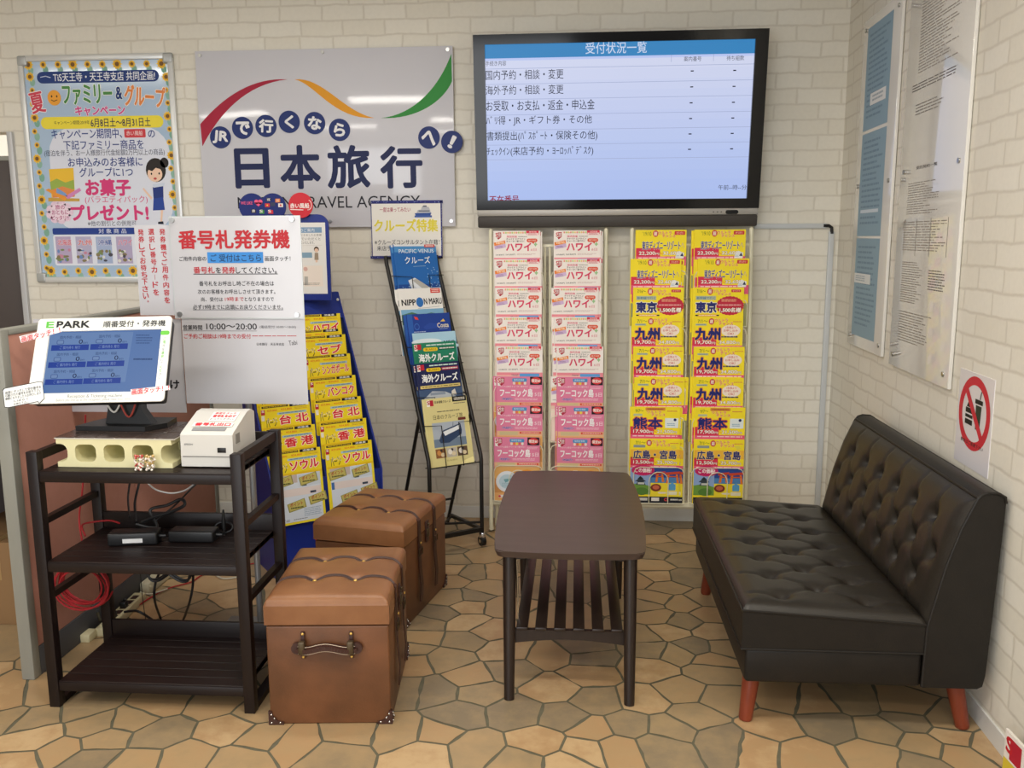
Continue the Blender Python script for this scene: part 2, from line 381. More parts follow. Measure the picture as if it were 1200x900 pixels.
mb.plate([(0, 0), (TWd, 0), (TWd, -vb), (0, -vb)], [[(sx0, -sy0), (sx1, -sy0), (sx1, -sy1), (sx0, -sy1)]], T, .026, gloss)
mb.build('bezel', t)
S = .86
mb = MB(); pg.mb = mb; pg.O = tp(0, 0, -.010)
mb.face([pg.p3(sx0-.004, sy0-.004, 0), pg.p3(sx1+.004, sy0-.004, 0), pg.p3(sx1+.004, sy1+.004, 0), pg.p3(sx0-.004, sy1+.004, 0)], glow('#c4d2ff', S))
uvr = lambda u0, v0, u1, v1, m, L: mb.face([pg.p3(u0, v0, L), pg.p3(u1, v0, L), pg.p3(u1, v1, L), pg.p3(u0, v1, L)], m)
n_ = 14
for k in range(n_):       # the screen content itself fades from near white to sky blue downwards
    q = k/(n_-1); cc = '#%02x%02x%02x' % (int(222-38*q), int(228-24*q), 255)
    uvr(sx0-.004, sy0+(sy1-sy0)*(.1+.9*k/n_), sx1+.004, sy0+(sy1-sy0)*(.1+.9*(k+1)/n_), glow(cc, S*.98), 1)
hv = pg.uv(590, 144)[1]
uvr(sx0-.004, sy0-.004, sx1+.004, hv, glow('#3d92d2', S*.9), 2)
dk = glow('#1c2340', S*.55); dk2 = glow('#4a5068', S*.7); ln = glow('#b3bfe6', S*.9)
for yy in (182, 240, 297, 355, 412, 467, 522):
    v = pg.uv(590, yy)[1]; uvr(sx0, v, sx1, v+.0022, ln, 2)
for xx in (778, 934):
    u = pg.uv(xx, 160)[0]; uvr(u, hv, u+.0022, pg.uv(590, 170)[1], ln, 2)
pg.text('受付状況一覧', 462, 95, 688, 132, glow('#d5e4ff', S*.95), 4, .01)
pg.text('手続き内容', 91, 163, 168, 180, dk2, 4); pg.text('案内番号', 826, 146, 890, 163, dk2, 4); pg.text('待ち組数', 984, 143, 1048, 160, dk2, 4)
for s_, x0_, y0_, x1_, y1_ in (('国内予約・相談・変更', 92, 197, 380, 228), ('海外予約・相談・変更', 92, 254, 380, 284), ('お受取・お支払・返金・申込金', 94, 310, 495, 342),
        ('ﾊﾞﾘ得・JR・ギフト券・その他', 94, 367, 485, 398), ('書類提出(ﾊﾟｽﾎﾟｰﾄ・保険その他)', 96, 424, 505, 457), ('ﾁｪｯｸｲﾝ(来店予約・ﾖｰﾛｯﾊﾟﾃﾞｽｸ)', 97, 481, 490, 513)):
    pg.text(s_, x0_, y0_, x1_, y1_, dk, 4, .004)
for yy in (199, 258, 317, 375, 432, 489):
    pg.rect(851-(yy-199)*.035, yy-1.5, 862-(yy-199)*.035, yy+2.5, dk, 4); pg.rect(1008-(yy-199)*.04, yy-3.5, 1019-(yy-199)*.04, yy+.5, dk, 4)
pg.text('午前--時--分', 953, 621, 1057, 639, dk2, 4); pg.text('不在番号', 106, 661, 215, 690, glow('#b3204a', S*.7), 4, .02)
mb.build('screen', t)
mb = MB(); mb.obox(tp(TWd/2, vb+.015, .002), TU, TW, TN, TWd/2-.003, .015, .012, mat('silver_strip', '#aaa69f', .4, .25), .004); p0 = Page(mb, tp(0, 0, .0145), TU, TW, TN, pgv)
p0.pill(980, 714, 1027, 729, '#0a0a0a', 1); p0.disc(935, 721, 2.5, 2.5, '#56524e', 1); p0.disc(950, 721, 2.5, 2.5, '#56524e', 1); p0.disc(964, 721, 2.5, 2.5, '#56524e', 1); mb.build('control_strip', t)
mb = MB(); mb.obox(tp(TWd/2, (vb+.030+THt)/2, -.008), TU, TW, TN, TWd/2-.004, (THt-vb-.030)/2, .022, mat('speaker_cloth', '#3b3632', .55), .008); mb.build('speaker_bar', t)
mb = MB(); mb.box(-.08, D-.025, 1.72, .46, D-.001, 2.2, black_steel, .004); mb.beam((.19, 4.38, 2.12), (.19, D-.02, 2.12), .3, .05, black_steel); mb.build('wall_bracket', t)

# ------------------------------------------------------------------ agency logo board with its round letter signs
t = thing('logo_board', 'wide pale grey board with red, orange and green swoosh over dark navy characters', 'sign board', (-1.245, D, 1.94))
bl, br_ = -1.884, -.604; bz0, bz1 = 1.511, 2.368; yb = D-.026
mb = MB(); mb.box(bl, yb, bz0, br_, yb+.012, bz1, mat('sign_acrylic', '#cfcfd6', .08, spec=.4), .0015)
for x in (bl+.05, br_-.05):
    for z in (bz0+.05, bz1-.05): mb.cyl((x, yb+.01, z), (x, D, z), .008, steel)
lb = Page(mb, (bl, yb, bz1), (1, 0, 0), (0, 0, -1), (0, -1, 0), (220, 40, 3.529))
navy = '#1a2450'
def band(a, bq, col, L=1):
    n = 16; P = []
    def bz(p, t_): return [(1-t_)**3*p[0][i]+3*t_*(1-t_)**2*p[1][i]+3*t_*t_*(1-t_)*p[2][i]+t_**3*p[3][i] for i in (0, 1)]
    A_ = [bz(a, k/n) for k in range(n+1)]; B_ = [bz(bq, k/n) for k in range(n+1)]
    for k in range(n): lb.poly([A_[k], A_[k+1], B_[k+1], B_[k]], col, L)
band([(52, 372), (150, 255), (270, 178), (414, 187)], [(61, 464), (130, 330), (240, 205), (414, 187)], '#a8203c')
band([(441, 187), (560, 175), (640, 320), (772, 347)], [(441, 187), (530, 205), (600, 355), (772, 347)], '#e09a22')
band([(798, 347), (940, 335), (1045, 210), (1090, 80)], [(798, 347), (950, 355), (1060, 275), (1093, 195)], '#2f8a3a')
for s_, q in (('日', (195, 478, 336, 632)), ('本', (382, 465, 548, 635)), ('旅', (578, 465, 752, 632)), ('行', (798, 468, 968, 632))): lb.text(s_, *q, navy, 2, .03)
lb.text('NIPPON TRAVEL AGENCY', 206, 674, 962, 716, '#23252e', 2, -.006)
mb.build('panel', t)
for px, py in ((50, 88), (557, 74), (1075, 64), (590, 775), (1090, 773)):
    mb = MB(); u, v = lb.uv(px, py); mb.cyl((bl+u, yb-.006, bz1-v), (bl+u, yb, bz1-v), .009, steel); mb.build('standoff_screw', t)
for s_, cx, cy, rot, wd, what in (('JR', 136, 427, 8, 62, 'JR'), ('で', 227, 388, 5, 56, 'de'), ('行', 324, 380, 4, 58, 'go'), ('く', 420, 363, 0, 36, 'ku'), ('な', 525, 368, 6, 54, 'na'), ('ら', 628, 396, 8, 44, 'ra'), ('へ', 998, 428, 14, 58, 'he'), ('！', 1093, 446, 28, 16, 'mark')):
    names = {'JR': 'bearing the letters JR, lowest of the left row', 'de': 'bearing the character で, next to the JR disc', 'go': 'bearing the character 行', 'ku': 'bearing the character く, topmost of the row', 'na': 'bearing the character な', 'ra': 'bearing the character ら, right end of the left row', 'he': 'bearing the character へ, beside the exclamation mark disc', 'mark': 'bearing an exclamation mark, sticking out past the board edge'}
    u, v = lb.uv(cx, cy); r = .0535; y_ = yb-.003-.0012*(what == 'mark')
    mb = MB(); mb.cyl((bl+u, y_, bz1-v), (bl+u, yb-.0005, bz1-v), r, ink('#22336f'), seg=32)
    pgd = Page(mb, (bl, y_, bz1), (1, 0, 0), (0, 0, -1), (0, -1, 0), (220, 40, 3.529))
    pgd.text(s_, cx-wd/2, cy-25, cx+wd/2, cy+25, '#e8e8ea', 2, .045, rot)
    tag(mb.build('round_letter_sign'), 'dark blue disc '+names[what], 'sign', 'round letter signs on the logo board')

# ------------------------------------------------------------------ framed summer campaign poster
t = thing('framed_poster', 'tall light blue sunflower bordered campaign poster in an aluminium snap frame', 'poster', (-2.405, D, 1.8))
fx0, fx1, fz0, fz1 = -2.806, -2.002, 1.236, 2.367; yp = D-.022; alu = mat('aluminium', '#dadcdb', .35, .35)
mb = MB(); fw = .03
for x0_, z0_, x1_, z1_ in ((fx0, fz0+.02, fx0+fw, fz1-.02), (fx1-fw, fz0+.02, fx1, fz1-.02), (fx0+.02, fz0, fx1-.02, fz0+fw), (fx0+.02, fz1-fw, fx1-.02, fz1)): mb.box(x0_, yp, z0_, x1_, D-.001, z1_, alu, .006)
mb.build('frame', t)
for x in (fx0+.026, fx1-.026):
    for z in (fz0+.026, fz1-.026): mb = MB(); mb.box(x-.026, yp-.0025, z-.026, x+.026, D-.001, z+.026, mat('cap_grey', '#b4b7b6', .35, .4), .010, 4); mb.build('corner_cap', t)
mb = MB(); mb.box(fx0+.02, D-.012, fz0+.02, fx1-.02, D-.002, fz1-.02, mat('poster_sheet', '#aec6e0', .12, coat=.6))
po = Page(mb, (fx0, D-.012, fz1), (1, 0, 0), (0, 0, -1), (0, -1, 0), (0, 40, 3))
po.pill(165, 330, 615, 690, '#dfe3f0', 1, .5)
def lx(y): return 80+(y-90)*.087            # the sheet's left and right edge in view units
def rx(y): return 596+(y-90)*.066
random.seed(3)
fl_pts = [(lx(105)+18+k*52, 108-k*.5, 15+5*(k % 3 == 0)) for k in range(10)]
fl_pts += [(lx(y)+20+4*(k % 2), y, 12+6*(k % 3 == 0)) for k, y in enumerate(range(150, 850, 48))] + [(rx(y)-16-4*(k % 2), y, 12+6*(k % 3 == 0)) for k, y in enumerate(range(150, 640, 46))]
fl_pts += [(lx(830)+35+k*48, 832+(k % 2)*4, 14+6*(k % 3 == 0)) for k in range(8)]
for k, (x, y, r) in enumerate(fl_pts):
    po.disc(x+9, y+19, 11, 15, '#7fae9a' if k % 2 else '#8fb8a8', 1.3, 10)
for x, y, r in fl_pts:
    po.disc(x, y, r, r, '#f2d05c', 2, 20, .3); po.disc(x, y, r*.72, r*.72, '#e8b233', 2.6, 14); po.disc(x, y, r*.4, r*.4, '#7a5830', 3.2, 12)
po.pill(128, 133, 560, 166, '#29417f', 3); po.text('TiS天王寺・天王寺支店 共同企画!', 186, 136, 546, 161, '#eef1f8', 4, .015)
po.line(142, 152, 160, 148, 3, '#c9d3ea', 4); po.line(160, 148, 178, 153, 3, '#c9d3ea', 4)
po.text('夏', 104, 206, 158, 276, '#d2475a', 5, .03, -10, '#f4eef0', .05)
po.disc(191, 224, 26, 27, '#f0a63c', 5); po.disc(182, 219, 3, 4, '#4a3a20', 6); po.disc(200, 219, 3, 4, '#4a3a20', 6); po.line(180, 231, 190, 236, 2.5, '#4a3a20', 6); po.line(190, 236, 202, 231, 2.5, '#4a3a20', 6)
po.text('ファミリー', 218, 180, 396, 245, '#4f8d4a', 5, .045, 0, '#eef3ec', .06); po.text('&', 406, 186, 430, 228, '#243a78', 5, .04, 0, '#eef3ec', .05)
po.text('グループ', 436, 184, 582, 254, '#e58a4c', 5, .045, 5, '#f6efe6', .06)
po.text('キャンペーン', 264, 254, 440, 284, '#d1478c', 5, .04, 0, '#f6eef4', .05)
po.pill(142, 292, 576, 328, '#f1df45', 3); po.text('キャンペーン期間:2019年', 190, 305, 316, 317, '#2b2b35', 4); po.text('6月8日土〜8月31日土', 318, 296, 530, 324, '#22284e', 4, .02)
po.text('キャンペーン期間中、', 180, 334, 430, 366, '#2c3f86', 4, .012); po.pill(436, 334, 513, 363, '#d2444c', 3, .3); po.text('赤い風船', 444, 340, 502, 356, '#f3d9d9', 4, .01); po.text('の', 520, 338, 545, 363, '#2c3f86', 4, .015)
po.text('下記ファミリー商品を', 222, 374, 506, 403, '#2c3f86', 4, .012)
po.text('(宿泊を伴う、お一人様旅行代金総額2万円以上の商品)', 155, 408, 580, 428, '#3d4560', 4)
po.text('お申込みのお客様に', 238, 434, 502, 464, '#2c3f86', 4, .012); po.text('グループに1つ', 278, 470, 468, 500, '#2c3f86', 4, .012)
po.text('お菓子', 300, 512, 460, 566, '#d63f7c', 4, .045); po.text('(バラエティパック)', 298, 570, 520, 596, '#d63f7c', 4, .008); po.text('プレゼント!', 250, 602, 522, 652, '#d63f7c', 4, .045)
po.text('※他の割引との併用可', 308, 656, 480, 674, '#4b5064', 4)
po.poly([(172, 475), (258, 470), (264, 570), (182, 575)], '#eec13c', 3); po.poly([(176, 520), (200, 508), (230, 522), (260, 512), (262, 545), (180, 550)], '#9cb453', 4); po.poly([(182, 548), (220, 535), (262, 548), (262, 572), (186, 575)], '#e58f52', 4.4)
po.poly([(160, 548), (172, 543), (235, 575), (228, 587)], '#ea9a3a', 5); po.poly([(200, 540), (232, 560), (238, 572), (198, 558)], '#7fa3d3', 5.5); po.poly([(230, 570), (280, 540), (286, 550), (240, 580)], '#d58bc0', 5.5); po.poly([(170, 575), (280, 578), (280, 588), (170, 588)], '#c9a24a', 4.6)
for k in range(9): po.disc(210+34*math.cos(k*.7), 626+28*math.sin(k*.7), 16, 14, '#e9cfe2', 3); po.disc(210, 626, 36, 30, '#f1dcea', 3.4)
for s_, y in (('旅の', 600), ('おともに', 618), ('ピッタリ!!', 638)): po.text(s_, 182 if s_ != '旅の' else 194, y, 242 if s_ != '旅の' else 228, y+16, '#b03a7a', 5, .01)
po.disc(548, 478, 38, 42, '#2b2524', 4); po.disc(578, 452, 16, 18, '#2b2524', 4); po.disc(545, 492, 28, 27, '#f0cdb4', 5); po.poly([(518, 475), (545, 452), (575, 478), (548, 470), (535, 482)], '#2b2524', 6)
po.disc(533, 491, 3, 4, '#2b2020', 6); po.disc(560, 490, 3, 4, '#2b2020', 6); po.disc(546, 508, 6, 4, '#c9524f', 6)
po.poly([(536, 528), (580, 522), (577, 534), (540, 540)], '#cfd9ea', 5); po.poly([(537, 538), (574, 534), (575, 575), (540, 578)], '#27397f', 4.5); po.poly([(540, 578), (574, 573), (580, 618), (538, 620)], '#2c489c', 5); po.poly([(505, 540), (536, 575), (532, 582), (502, 545)], '#f0cdb4', 4)
po.poly([(566, 618), (574, 618), (570, 660), (564, 660)], '#f0cdb4', 4); po.poly([(556, 660), (574, 658), (576, 668), (556, 668)], '#1c2436', 5)
po.pill(184, 682, 640, 702, '#274291', 3, .5); po.text('対 象 商 品', 346, 684, 445, 700, '#d9dff0', 4, .01)
po.pill(186, 706, 640, 812, '#e4e8f4', 3, .15)
for k, (s_, c1) in enumerate((('北海道', '#d24a62'), ('九州', '#d85a52'), ('沖縄', '#2f5aa8'), ('ハワイ', '#d2557a'))):
    x = 194+k*71; po.rect(x, 712, x+62, 806, ('#b9a9c8', '#b8b4cf', '#a9b8d8', '#b7accb')[k], 4); po.text(s_, x+8, 722, x+58, 742, c1, 5, .02, 0, '#e9e4ee', .05)
    for j in range(14): po.disc(x+8+random.random()*46, 758+random.random()*40, 4+5*random.random(), 3+4*random.random(), random.choice(('#e4e2dc', '#4d4a58', '#8a7d5a', '#6f8fc4', '#7d8f5c', '#c98aa0')), 5+.1*j, 8)
mb.build('print', t)

# ------------------------------------------------------------------ right wall: notice panels, no-food sign, conduit
def wall_page(mb, y0, z1, off): return Page(mb, V((rw(y0), y0, z1))+RN*off, -RU, (0, 0, -1), RN)
acry = mat('clear_acrylic_sheet', '#e2e0da', .06, spec=.5, coat=.6)
def panel(name, label, ya, yb2, z0, z1, kind):
    t = thing(name, label, 'notice board', (rw((ya+yb2)/2), (ya+yb2)/2, z0)); mb = MB(); L_ = ya-yb2; W_ = L_/RU.y
    def wp(u, v, n): return V((rw(ya), ya, z1))-RU*u+V((0, 0, -v))+RN*n
    mb.obox(wp(W_/2, (z1-z0)/2, .009), -RU, (0, 0, -1), RN, W_/2, (z1-z0)/2, .006, acry, .001)
    pg = Page(mb, wp(0, 0, .0152), -RU, (0, 0, -1), RN, size=(W_, z1-z0))
    if kind == 'blue':
        for a_, e_ in ((.03, .335), (.345, .655), (.662, .965)):
            pg.rect(.13, a_, .80, e_, '#8ca8b8', 1); pg.bars(.2, a_+.02, .74, e_-.03, 16, '#748fa2', 2, .4)
        pg.rect(.3, .23, .72, .265, '#e6e6e4', 2.5); pg.rect(.2, .575, .7, .585, '#cfdbe4', 2.5); pg.rect(.13, .77, .6, .80, '#dfe3e2', 2.5)
        pg.bars(.36, .235, .66, .258, 2, '#a9b3ba', 3); pg.bars(.17, .775, .55, .795, 3, '#aab6bd', 3)
    else:
        pg.text('旅行業約款', .40, .045, .62, .055, '#6f6a62', 2); pg.bars(.2, .09, .82, .27, 26, '#9a948a', 1, .35, .5); pg.bars(.12, .29, .82, .31, 3, '#6a655e', 1, .35, .1); pg.bars(.2, .34, .66, .37, 4, '#8a857c', 1, .35)
        pg.text('受託契約一覧', .28, .492, .62, .500, '#5a564f', 2, .01)
        pg.bars(.16, .53, .7, .61, 14, '#8f897f', 1, .35, .5); pg.bars(.12, .625, .86, .70, 12, '#958f85', 1, .35, .3)
        for u_ in (.14, .35, .58, .84): pg.rect(u_, .62, u_+.006, .71, '#8c877e', 2)
        pg.bars(.14, .725, .5, .83, 18, '#8f897f', 1, .35, .3); pg.bars(.6, .74, .86, .79, 8, '#77726a', 1, .4, .3); pg.bars(.14, .85, .7, .93, 12, '#958f85', 1, .35, .4)
    mb.build('sheet', t)
    for u, v in ((.07, .03), (.93, .03), (.07, .5), (.93, .5), (.07, .97), (.93, .97)):
        mb = MB(); p = wp(u*W_, v*(z1-z0), .003); mb.cyl(p, p+RN*.017, .0085, steel); mb.build('standoff_screw', t)
def rwy(px, py): return at(px, py, RW0, RN)
P1, P2 = rwy(1017.8, 31), rwy(996, 400); P3, P4 = rwy(1058, 3), rwy(1041, 418)
panel('notice_panel', 'clear acrylic wall panel with three pale blue printed sheets near the corner', (P1.y+P2.y)/2, (P3.y+P4.y)/2, .968, 2.37, 'blue')
Q1, Q2, Q3, Q4 = rwy(1073.8, 0), rwy(1045.8, 423), rwy(1151.6, 0), rwy(1115.5, 448)
panel('notice_panel', 'clear acrylic wall panel with white sheets of fine black print above the sofa', (Q1.y+Q2.y)/2, (Q3.y+Q4.y)/2, .955, 2.42, 'white')
s1, s2, s3, s4 = rwy(1127, 432), rwy(1168, 445), rwy(1117.9, 538.8), rwy(1157, 558.7)
ya, yb2 = (s1.y+s3.y)/2, (s2.y+s4.y)/2; z1, z0 = (s1.z+s2.z)/2, (s3.z+s4.z)/2; W_ = (ya-yb2)/RU.y
mb = MB(); o_ = V((rw(ya), ya, z1)); mb.obox(o_-RU*W_/2+V((0, 0, (z0-z1)/2))+RN*.001, -RU, (0, 0, -1), RN, W_/2, (z1-z0)/2, .001, mat('laminated_sheet', '#dddade', .25))
pg = Page(mb, o_+RN*.002, -RU, (0, 0, -1), RN, size=(W_, z1-z0))
n = 40; R_, r_ = .115/W_, .088/W_; asp = W_/(z1-z0)
for k in range(n):
    t0, t1 = 2*math.pi*k/n, 2*math.pi*(k+1)/n
    pg.poly([(.5+R_*math.cos(t0), .42+R_*math.sin(t0)*asp), (.5+R_*math.cos(t1), .42+R_*math.sin(t1)*asp), (.5+r_*math.cos(t1), .42+r_*math.sin(t1)*asp), (.5+r_*math.cos(t0), .42+r_*math.sin(t0)*asp)], '#c92f3c', 2)
kx = 1/(W_/.27); 
def nf(x, y): return (.5+x/W_, .42+y/(z1-z0))
bk = '#1d1f1c'
for ya_, yb_ in ((-.012, .004), (.009, .019), (.024, .04)): pg.poly([nf(-.062, ya_), nf(-.008, ya_), nf(-.008, yb_), nf(-.062, yb_)], bk, 3)
pg.poly([nf(-.056, -.014), nf(-.045, -.03), nf(-.024, -.03), nf(-.012, -.014)], bk, 3)
pg.poly([nf(.01, -.03), nf(.052, -.03), nf(.046, .045), nf(.016, .045)], '#2c3a2c', 3); pg.poly([nf(.004, -.048), nf(.058, -.048), nf(.058, -.034), nf(.004, -.034)], bk, 3); pg.poly([nf(.034, -.05), nf(.040, -.05), nf(.047, -.075), nf(.041, -.075)], bk, 3)
pg.poly([nf(-.075, -.062), nf(-.058, -.078), nf(.075, .062), nf(.058, .078)], '#c92f3c', 4)
pg.text('飲食はご遠慮下さい', .17, .72, .83, .76, '#23231f', 2, .02)
tag(mb.build('no_food_sign'), 'white wall sign with a red crossed-out burger and drink symbol', 'sign')
t = thing('cable_conduit', 'pale grey cable trunking strip running down the corner of the back wall', 'conduit', (1.235, D, .06)); mb = MB()
cpl = mat('conduit_plastic', '#c5c9cb', .4)
mb.box(1.218, D-.016, .062, 1.244, D, 1.475, cpl, .003); mb.build('upright_trunking', t); mb = MB(); mb.box(.86, D-.016, 1.490, 1.205, D, 1.514, cpl, .003); mb.build('level_trunking', t)
mb = MB(); mb.tube([(1.19, D-.014, 1.503), (1.215, D-.016, 1.503), (1.229, D-.016, 1.493), (1.232, D-.014, 1.465)], .008, black_plastic); mb.build('cable', t)
# ------------------------------------------------------------------ brochures
ORD = ['topmost', 'second from the top', 'third from the top', 'fourth from the top', 'fifth from the top', 'sixth from the top', 'seventh from the top', 'lowest']
def booklet(name, W, H, th, cover, draw, warp=None):
    """standing booklet, local frame: base middle at origin, cover towards -y"""
    mb = MB(); e = .0012
    mb.box(-W/2, -th, 0, W/2, -th+e, H, ink(cover)); mb.box(-W/2, -e, 0, W/2, 0, H, ink(cover)); mb.box(-W/2+.0004, -th+e, .0006, W/2-.0008, -e, H-.0008, page_edge)
    mb.cyl((-W/2+.0004, -th/2, 0), (-W/2+.0004, -th/2, H), th/2, ink(cover), seg=8)
    draw(Page(mb, (-W/2, -th, H), (1, 0, 0), (0, 0, -1), (0, -1, 0), size=(W, H), warp=warp))
    return mb.build(name, fix=False)
def place(o, pos, R):
    o.matrix_world = Matrix.Translation(V(pos)) @ R.to_4x4(); return o
USED = {}
def put(proto, pos, R, label, cat='brochure', group=None):
    if proto.name not in USED: o = proto; USED[proto.name] = 1
    else: o = proto.copy(); COL.objects.link(o)
    place(o, pos, R); tag(o, label, cat, group); return o
def logo(p, x, y, s, a=.7):
    p.rect(x, y, x+s*.42, y+s*a, '#f2efe9', 2); p.text('S', x+.01, y+.005, x+s*.36, y+s*a*.62, '#c3202e', 3, .04); p.rect(x+s*.42, y, x+s, y+s*a*.66, '#b01c33', 2); p.text('旅', x+s*.5, y+.006, x+s*.92, y+s*a*.6, '#e9dfdb', 3, .02); p.poly([(x+s*.2, y+s*a*.72), (x+s, y+s*a*.68), (x+s*.5, y+s*a)], '#b01c33', 2)
# page fractions: the upper 43 % of a page shows above the next brochure
def d_hawaii(p):
    logo(p, .03, .02, .13)
    p.pill(.19, .012, .69, .034, '#f3ead0', 2, .4)
    for k in range(11): p.disc(.215+k*.046, .024, .02, .013, ('#e79a8c', '#b9cf83', '#efc77d')[k % 3], 3, 8)
    p.rect(.70, 0, .97, .048, '#d8324a', 2); p.rect(.71, .03, .96, .062, '#f2d9d6', 3); p.bars(.74, .034, .94, .058, 2, '#c2505e', 4, .45); p.text('旅特価', .76, .006, .92, .026, '#f6e4e2', 3)
    p.text('関西発着', .28, .062, .50, .088, '#d8406a', 3, .01); p.bars(.53, .066, .72, .084, 1, '#a5a09c', 3, .6, .0)
    p.text('チャイナ エアライン', .27, .094, .68, .118, '#3a3534', 3, .015); p.text('チャーター便で行く', .27, .122, .66, .146, '#3a3534', 3, .015)
    p.pill(.71, .10, .94, .148, '#dd5437', 3); p.poly([(.80, .14), (.88, .14), (.86, .17)], '#dd5437', 3); p.text('催行決定', .74, .112, .91, .134, '#f8e4d8', 4)
    p.poly([(0, .15), (.24, .122), (.25, .162), (.01, .192)], '#ea7f2c', 3); p.text('早期予約', .04, .138, .22, .17, '#fae9c8', 4, .02, -6); p.poly([(.01, .192), (.25, .165), (.26, .21), (.02, .238)], '#cfb3d6', 3); p.bars(.05, .19, .23, .222, 2, '#8b6f9b', 4, .4)
    p.text('ハワイ', .27, .158, .80, .256, '#d5325c', 4, .035); p.disc(.9, .175, .04, .03, '#9cc58e', 3, 8, .4); p.text('6日', .80, .225, .92, .258, '#d98a93', 4, .01)
    p.text('169,800円', .04, .298, .22, .318, '#3c3a3c', 3); p.text('269,800円', .25, .294, .46, .316, '#3c3a3c', 3); p.bars(.5, .29, .92, .315, 2, '#c5a9a4', 3, .4)
    p.rect(0, .345, 1, .40, '#e78d97', 2); p.rect(.5, .36, .93, .42, '#5b9bd6', 3); p.rect(.0, .385, .5, .43, '#e9c7b4', 3); p.text('Hawaii', .33, .365, .47, .39, '#3e4b6b', 4); p.rect(0, .43, 1, 1, '#efdccb', 2); p.disc(.4, .7, .3, .12, '#e9e0c2', 3)
def d_phuquoc(p):
    logo(p, .02, .015, .15)
    p.pill(.34, .02, .66, .066, '#4e8fc4', 2, .6); p.text('関西空港発', .38, .03, .6, .055, '#e3eef5', 3)
    for k, c in enumerate(('#f0d9cc', '#e0783c', '#e8d24c', '#e06a5a', '#e8e0d4')): p.disc(.38+k*.06, .085, .028, .02, c, 3, 10)
    p.rect(.73, 0, .99, .105, '#1d1518', 2); p.disc(.86, .05, .11, .045, '#d8363c', 3); p.text('限定60', .77, .03, .95, .072, '#f4ece2', 4, .03)
    p.text('ベトナム航空 チャーター便で行く', .07, .118, .68, .14, '#f6e7ec', 3, .01); p.bars(.72, .125, .97, .16, 2, '#f0c4d4', 3, .4, .1)
    p.text('フーコック島', .07, .158, .79, .262, '#f6f2f2', 4, .035); p.text('5日', .83, .205, .97, .255, '#f3dfe6', 4, .01)
    p.text('199,800円〜', .12, .276, .36, .312, '#2a4aa0', 4, .025, 0, '#e9c8dc', .05); p.bars(.4, .28, .92, .31, 2, '#f3cddb', 3, .4, .1)
    p.rect(0, .335, 1, .40, '#e3b48a', 2); p.rect(.06, .342, .46, .39, '#cdb98c', 3); p.rect(.5, .342, .97, .372, '#d8553c', 3); p.bars(.54, .348, .94, .366, 1, '#f2d3c6', 4, .5, 0)
    p.rect(0, .40, 1, 1, '#c98d52', 2); p.poly([(0, .40), (1, .40), (1, .62), (.6, .72), (0, .6)], '#e0ab64', 2.5)
    p.disc(.28, .66, .25, .19, '#dfe4ea', 3.2, 24); p.disc(.28, .66, .18, .13, '#b9cfd9', 3.5, 20); p.poly([(.2, .62), (.36, .6), (.34, .64), (.24, .68)], '#6fa0a8', 4); p.bars(.16, .68, .4, .76, 3, '#8fb0bd', 4, .4)
    p.disc(.72, .56, .2, .12, '#e3942c', 3.2); p.disc(.66, .76, .14, .05, '#4a3020', 3.2); p.disc(.86, .7, .1, .1, '#9a5a2c', 3.2); p.rect(.0, .86, 1, 1, '#e3a96a', 3); p.pill(.08, .90, .30, .95, '#e8e2dd', 3.5); p.disc(.11, .925, .03, .02, '#c8303a', 4)
Y = '#f8e128'
def yel_head(p, m):
    p.text(m, .10, .035, .30, .085, '#7a8a1e', 3, .01); p.disc(.375, .062, .055, .048, '#c9353c', 3, 20); p.text('超', .345, .035, .405, .09, '#f6e9d8', 4, .03)
    p.text('ウルトラ', .44, .02, .70, .07, '#e0573c', 3, .015, 0, '#f6d9a0', .05); p.text('チャンス', .52, .07, .80, .12, '#e0573c', 3.6, .015, 0, '#f6d9a0', .05)
    p.bars(.80, .055, .97, .075, 1, '#d78a4a', 3, .6, 0)
def yel_price(p, a, e, y=.335):
    p.rect(0, y-.06, .48, y+.09, '#d8304e', 2); p.text(a, .06, y-.008, .38, y+.048, '#fdf7ea', 4, .022, 0, '#8a3a34', .04); p.text('円', .39, y+.012, .46, y+.046, '#fdf7ea', 4, .02, 0, '#8a3a34', .04); p.text('〜', .47, y+.005, .53, y+.035, '#f0a02a', 4, .03); p.text(e, .54, y-.008, .86, y+.048, '#fdf7ea', 4, .022, 0, '#8a4a1e', .045); p.text('円', .87, y+.012, .94, y+.046, '#fdf7ea', 4, .02, 0, '#8a4a1e', .045)
    p.rect(0, y+.065, 1, y+.2, '#e25a7c', 2.2); p.bars(.05, y+.075, .95, y+.1, 1, '#f6d3d3', 3, .6, 0)
def yel_low(p):
    p.rect(0, .66, 1, 1, '#9a9a6a', 2.4); p.pill(.02, .50, .5, .66, '#d02a60', 3, .5)
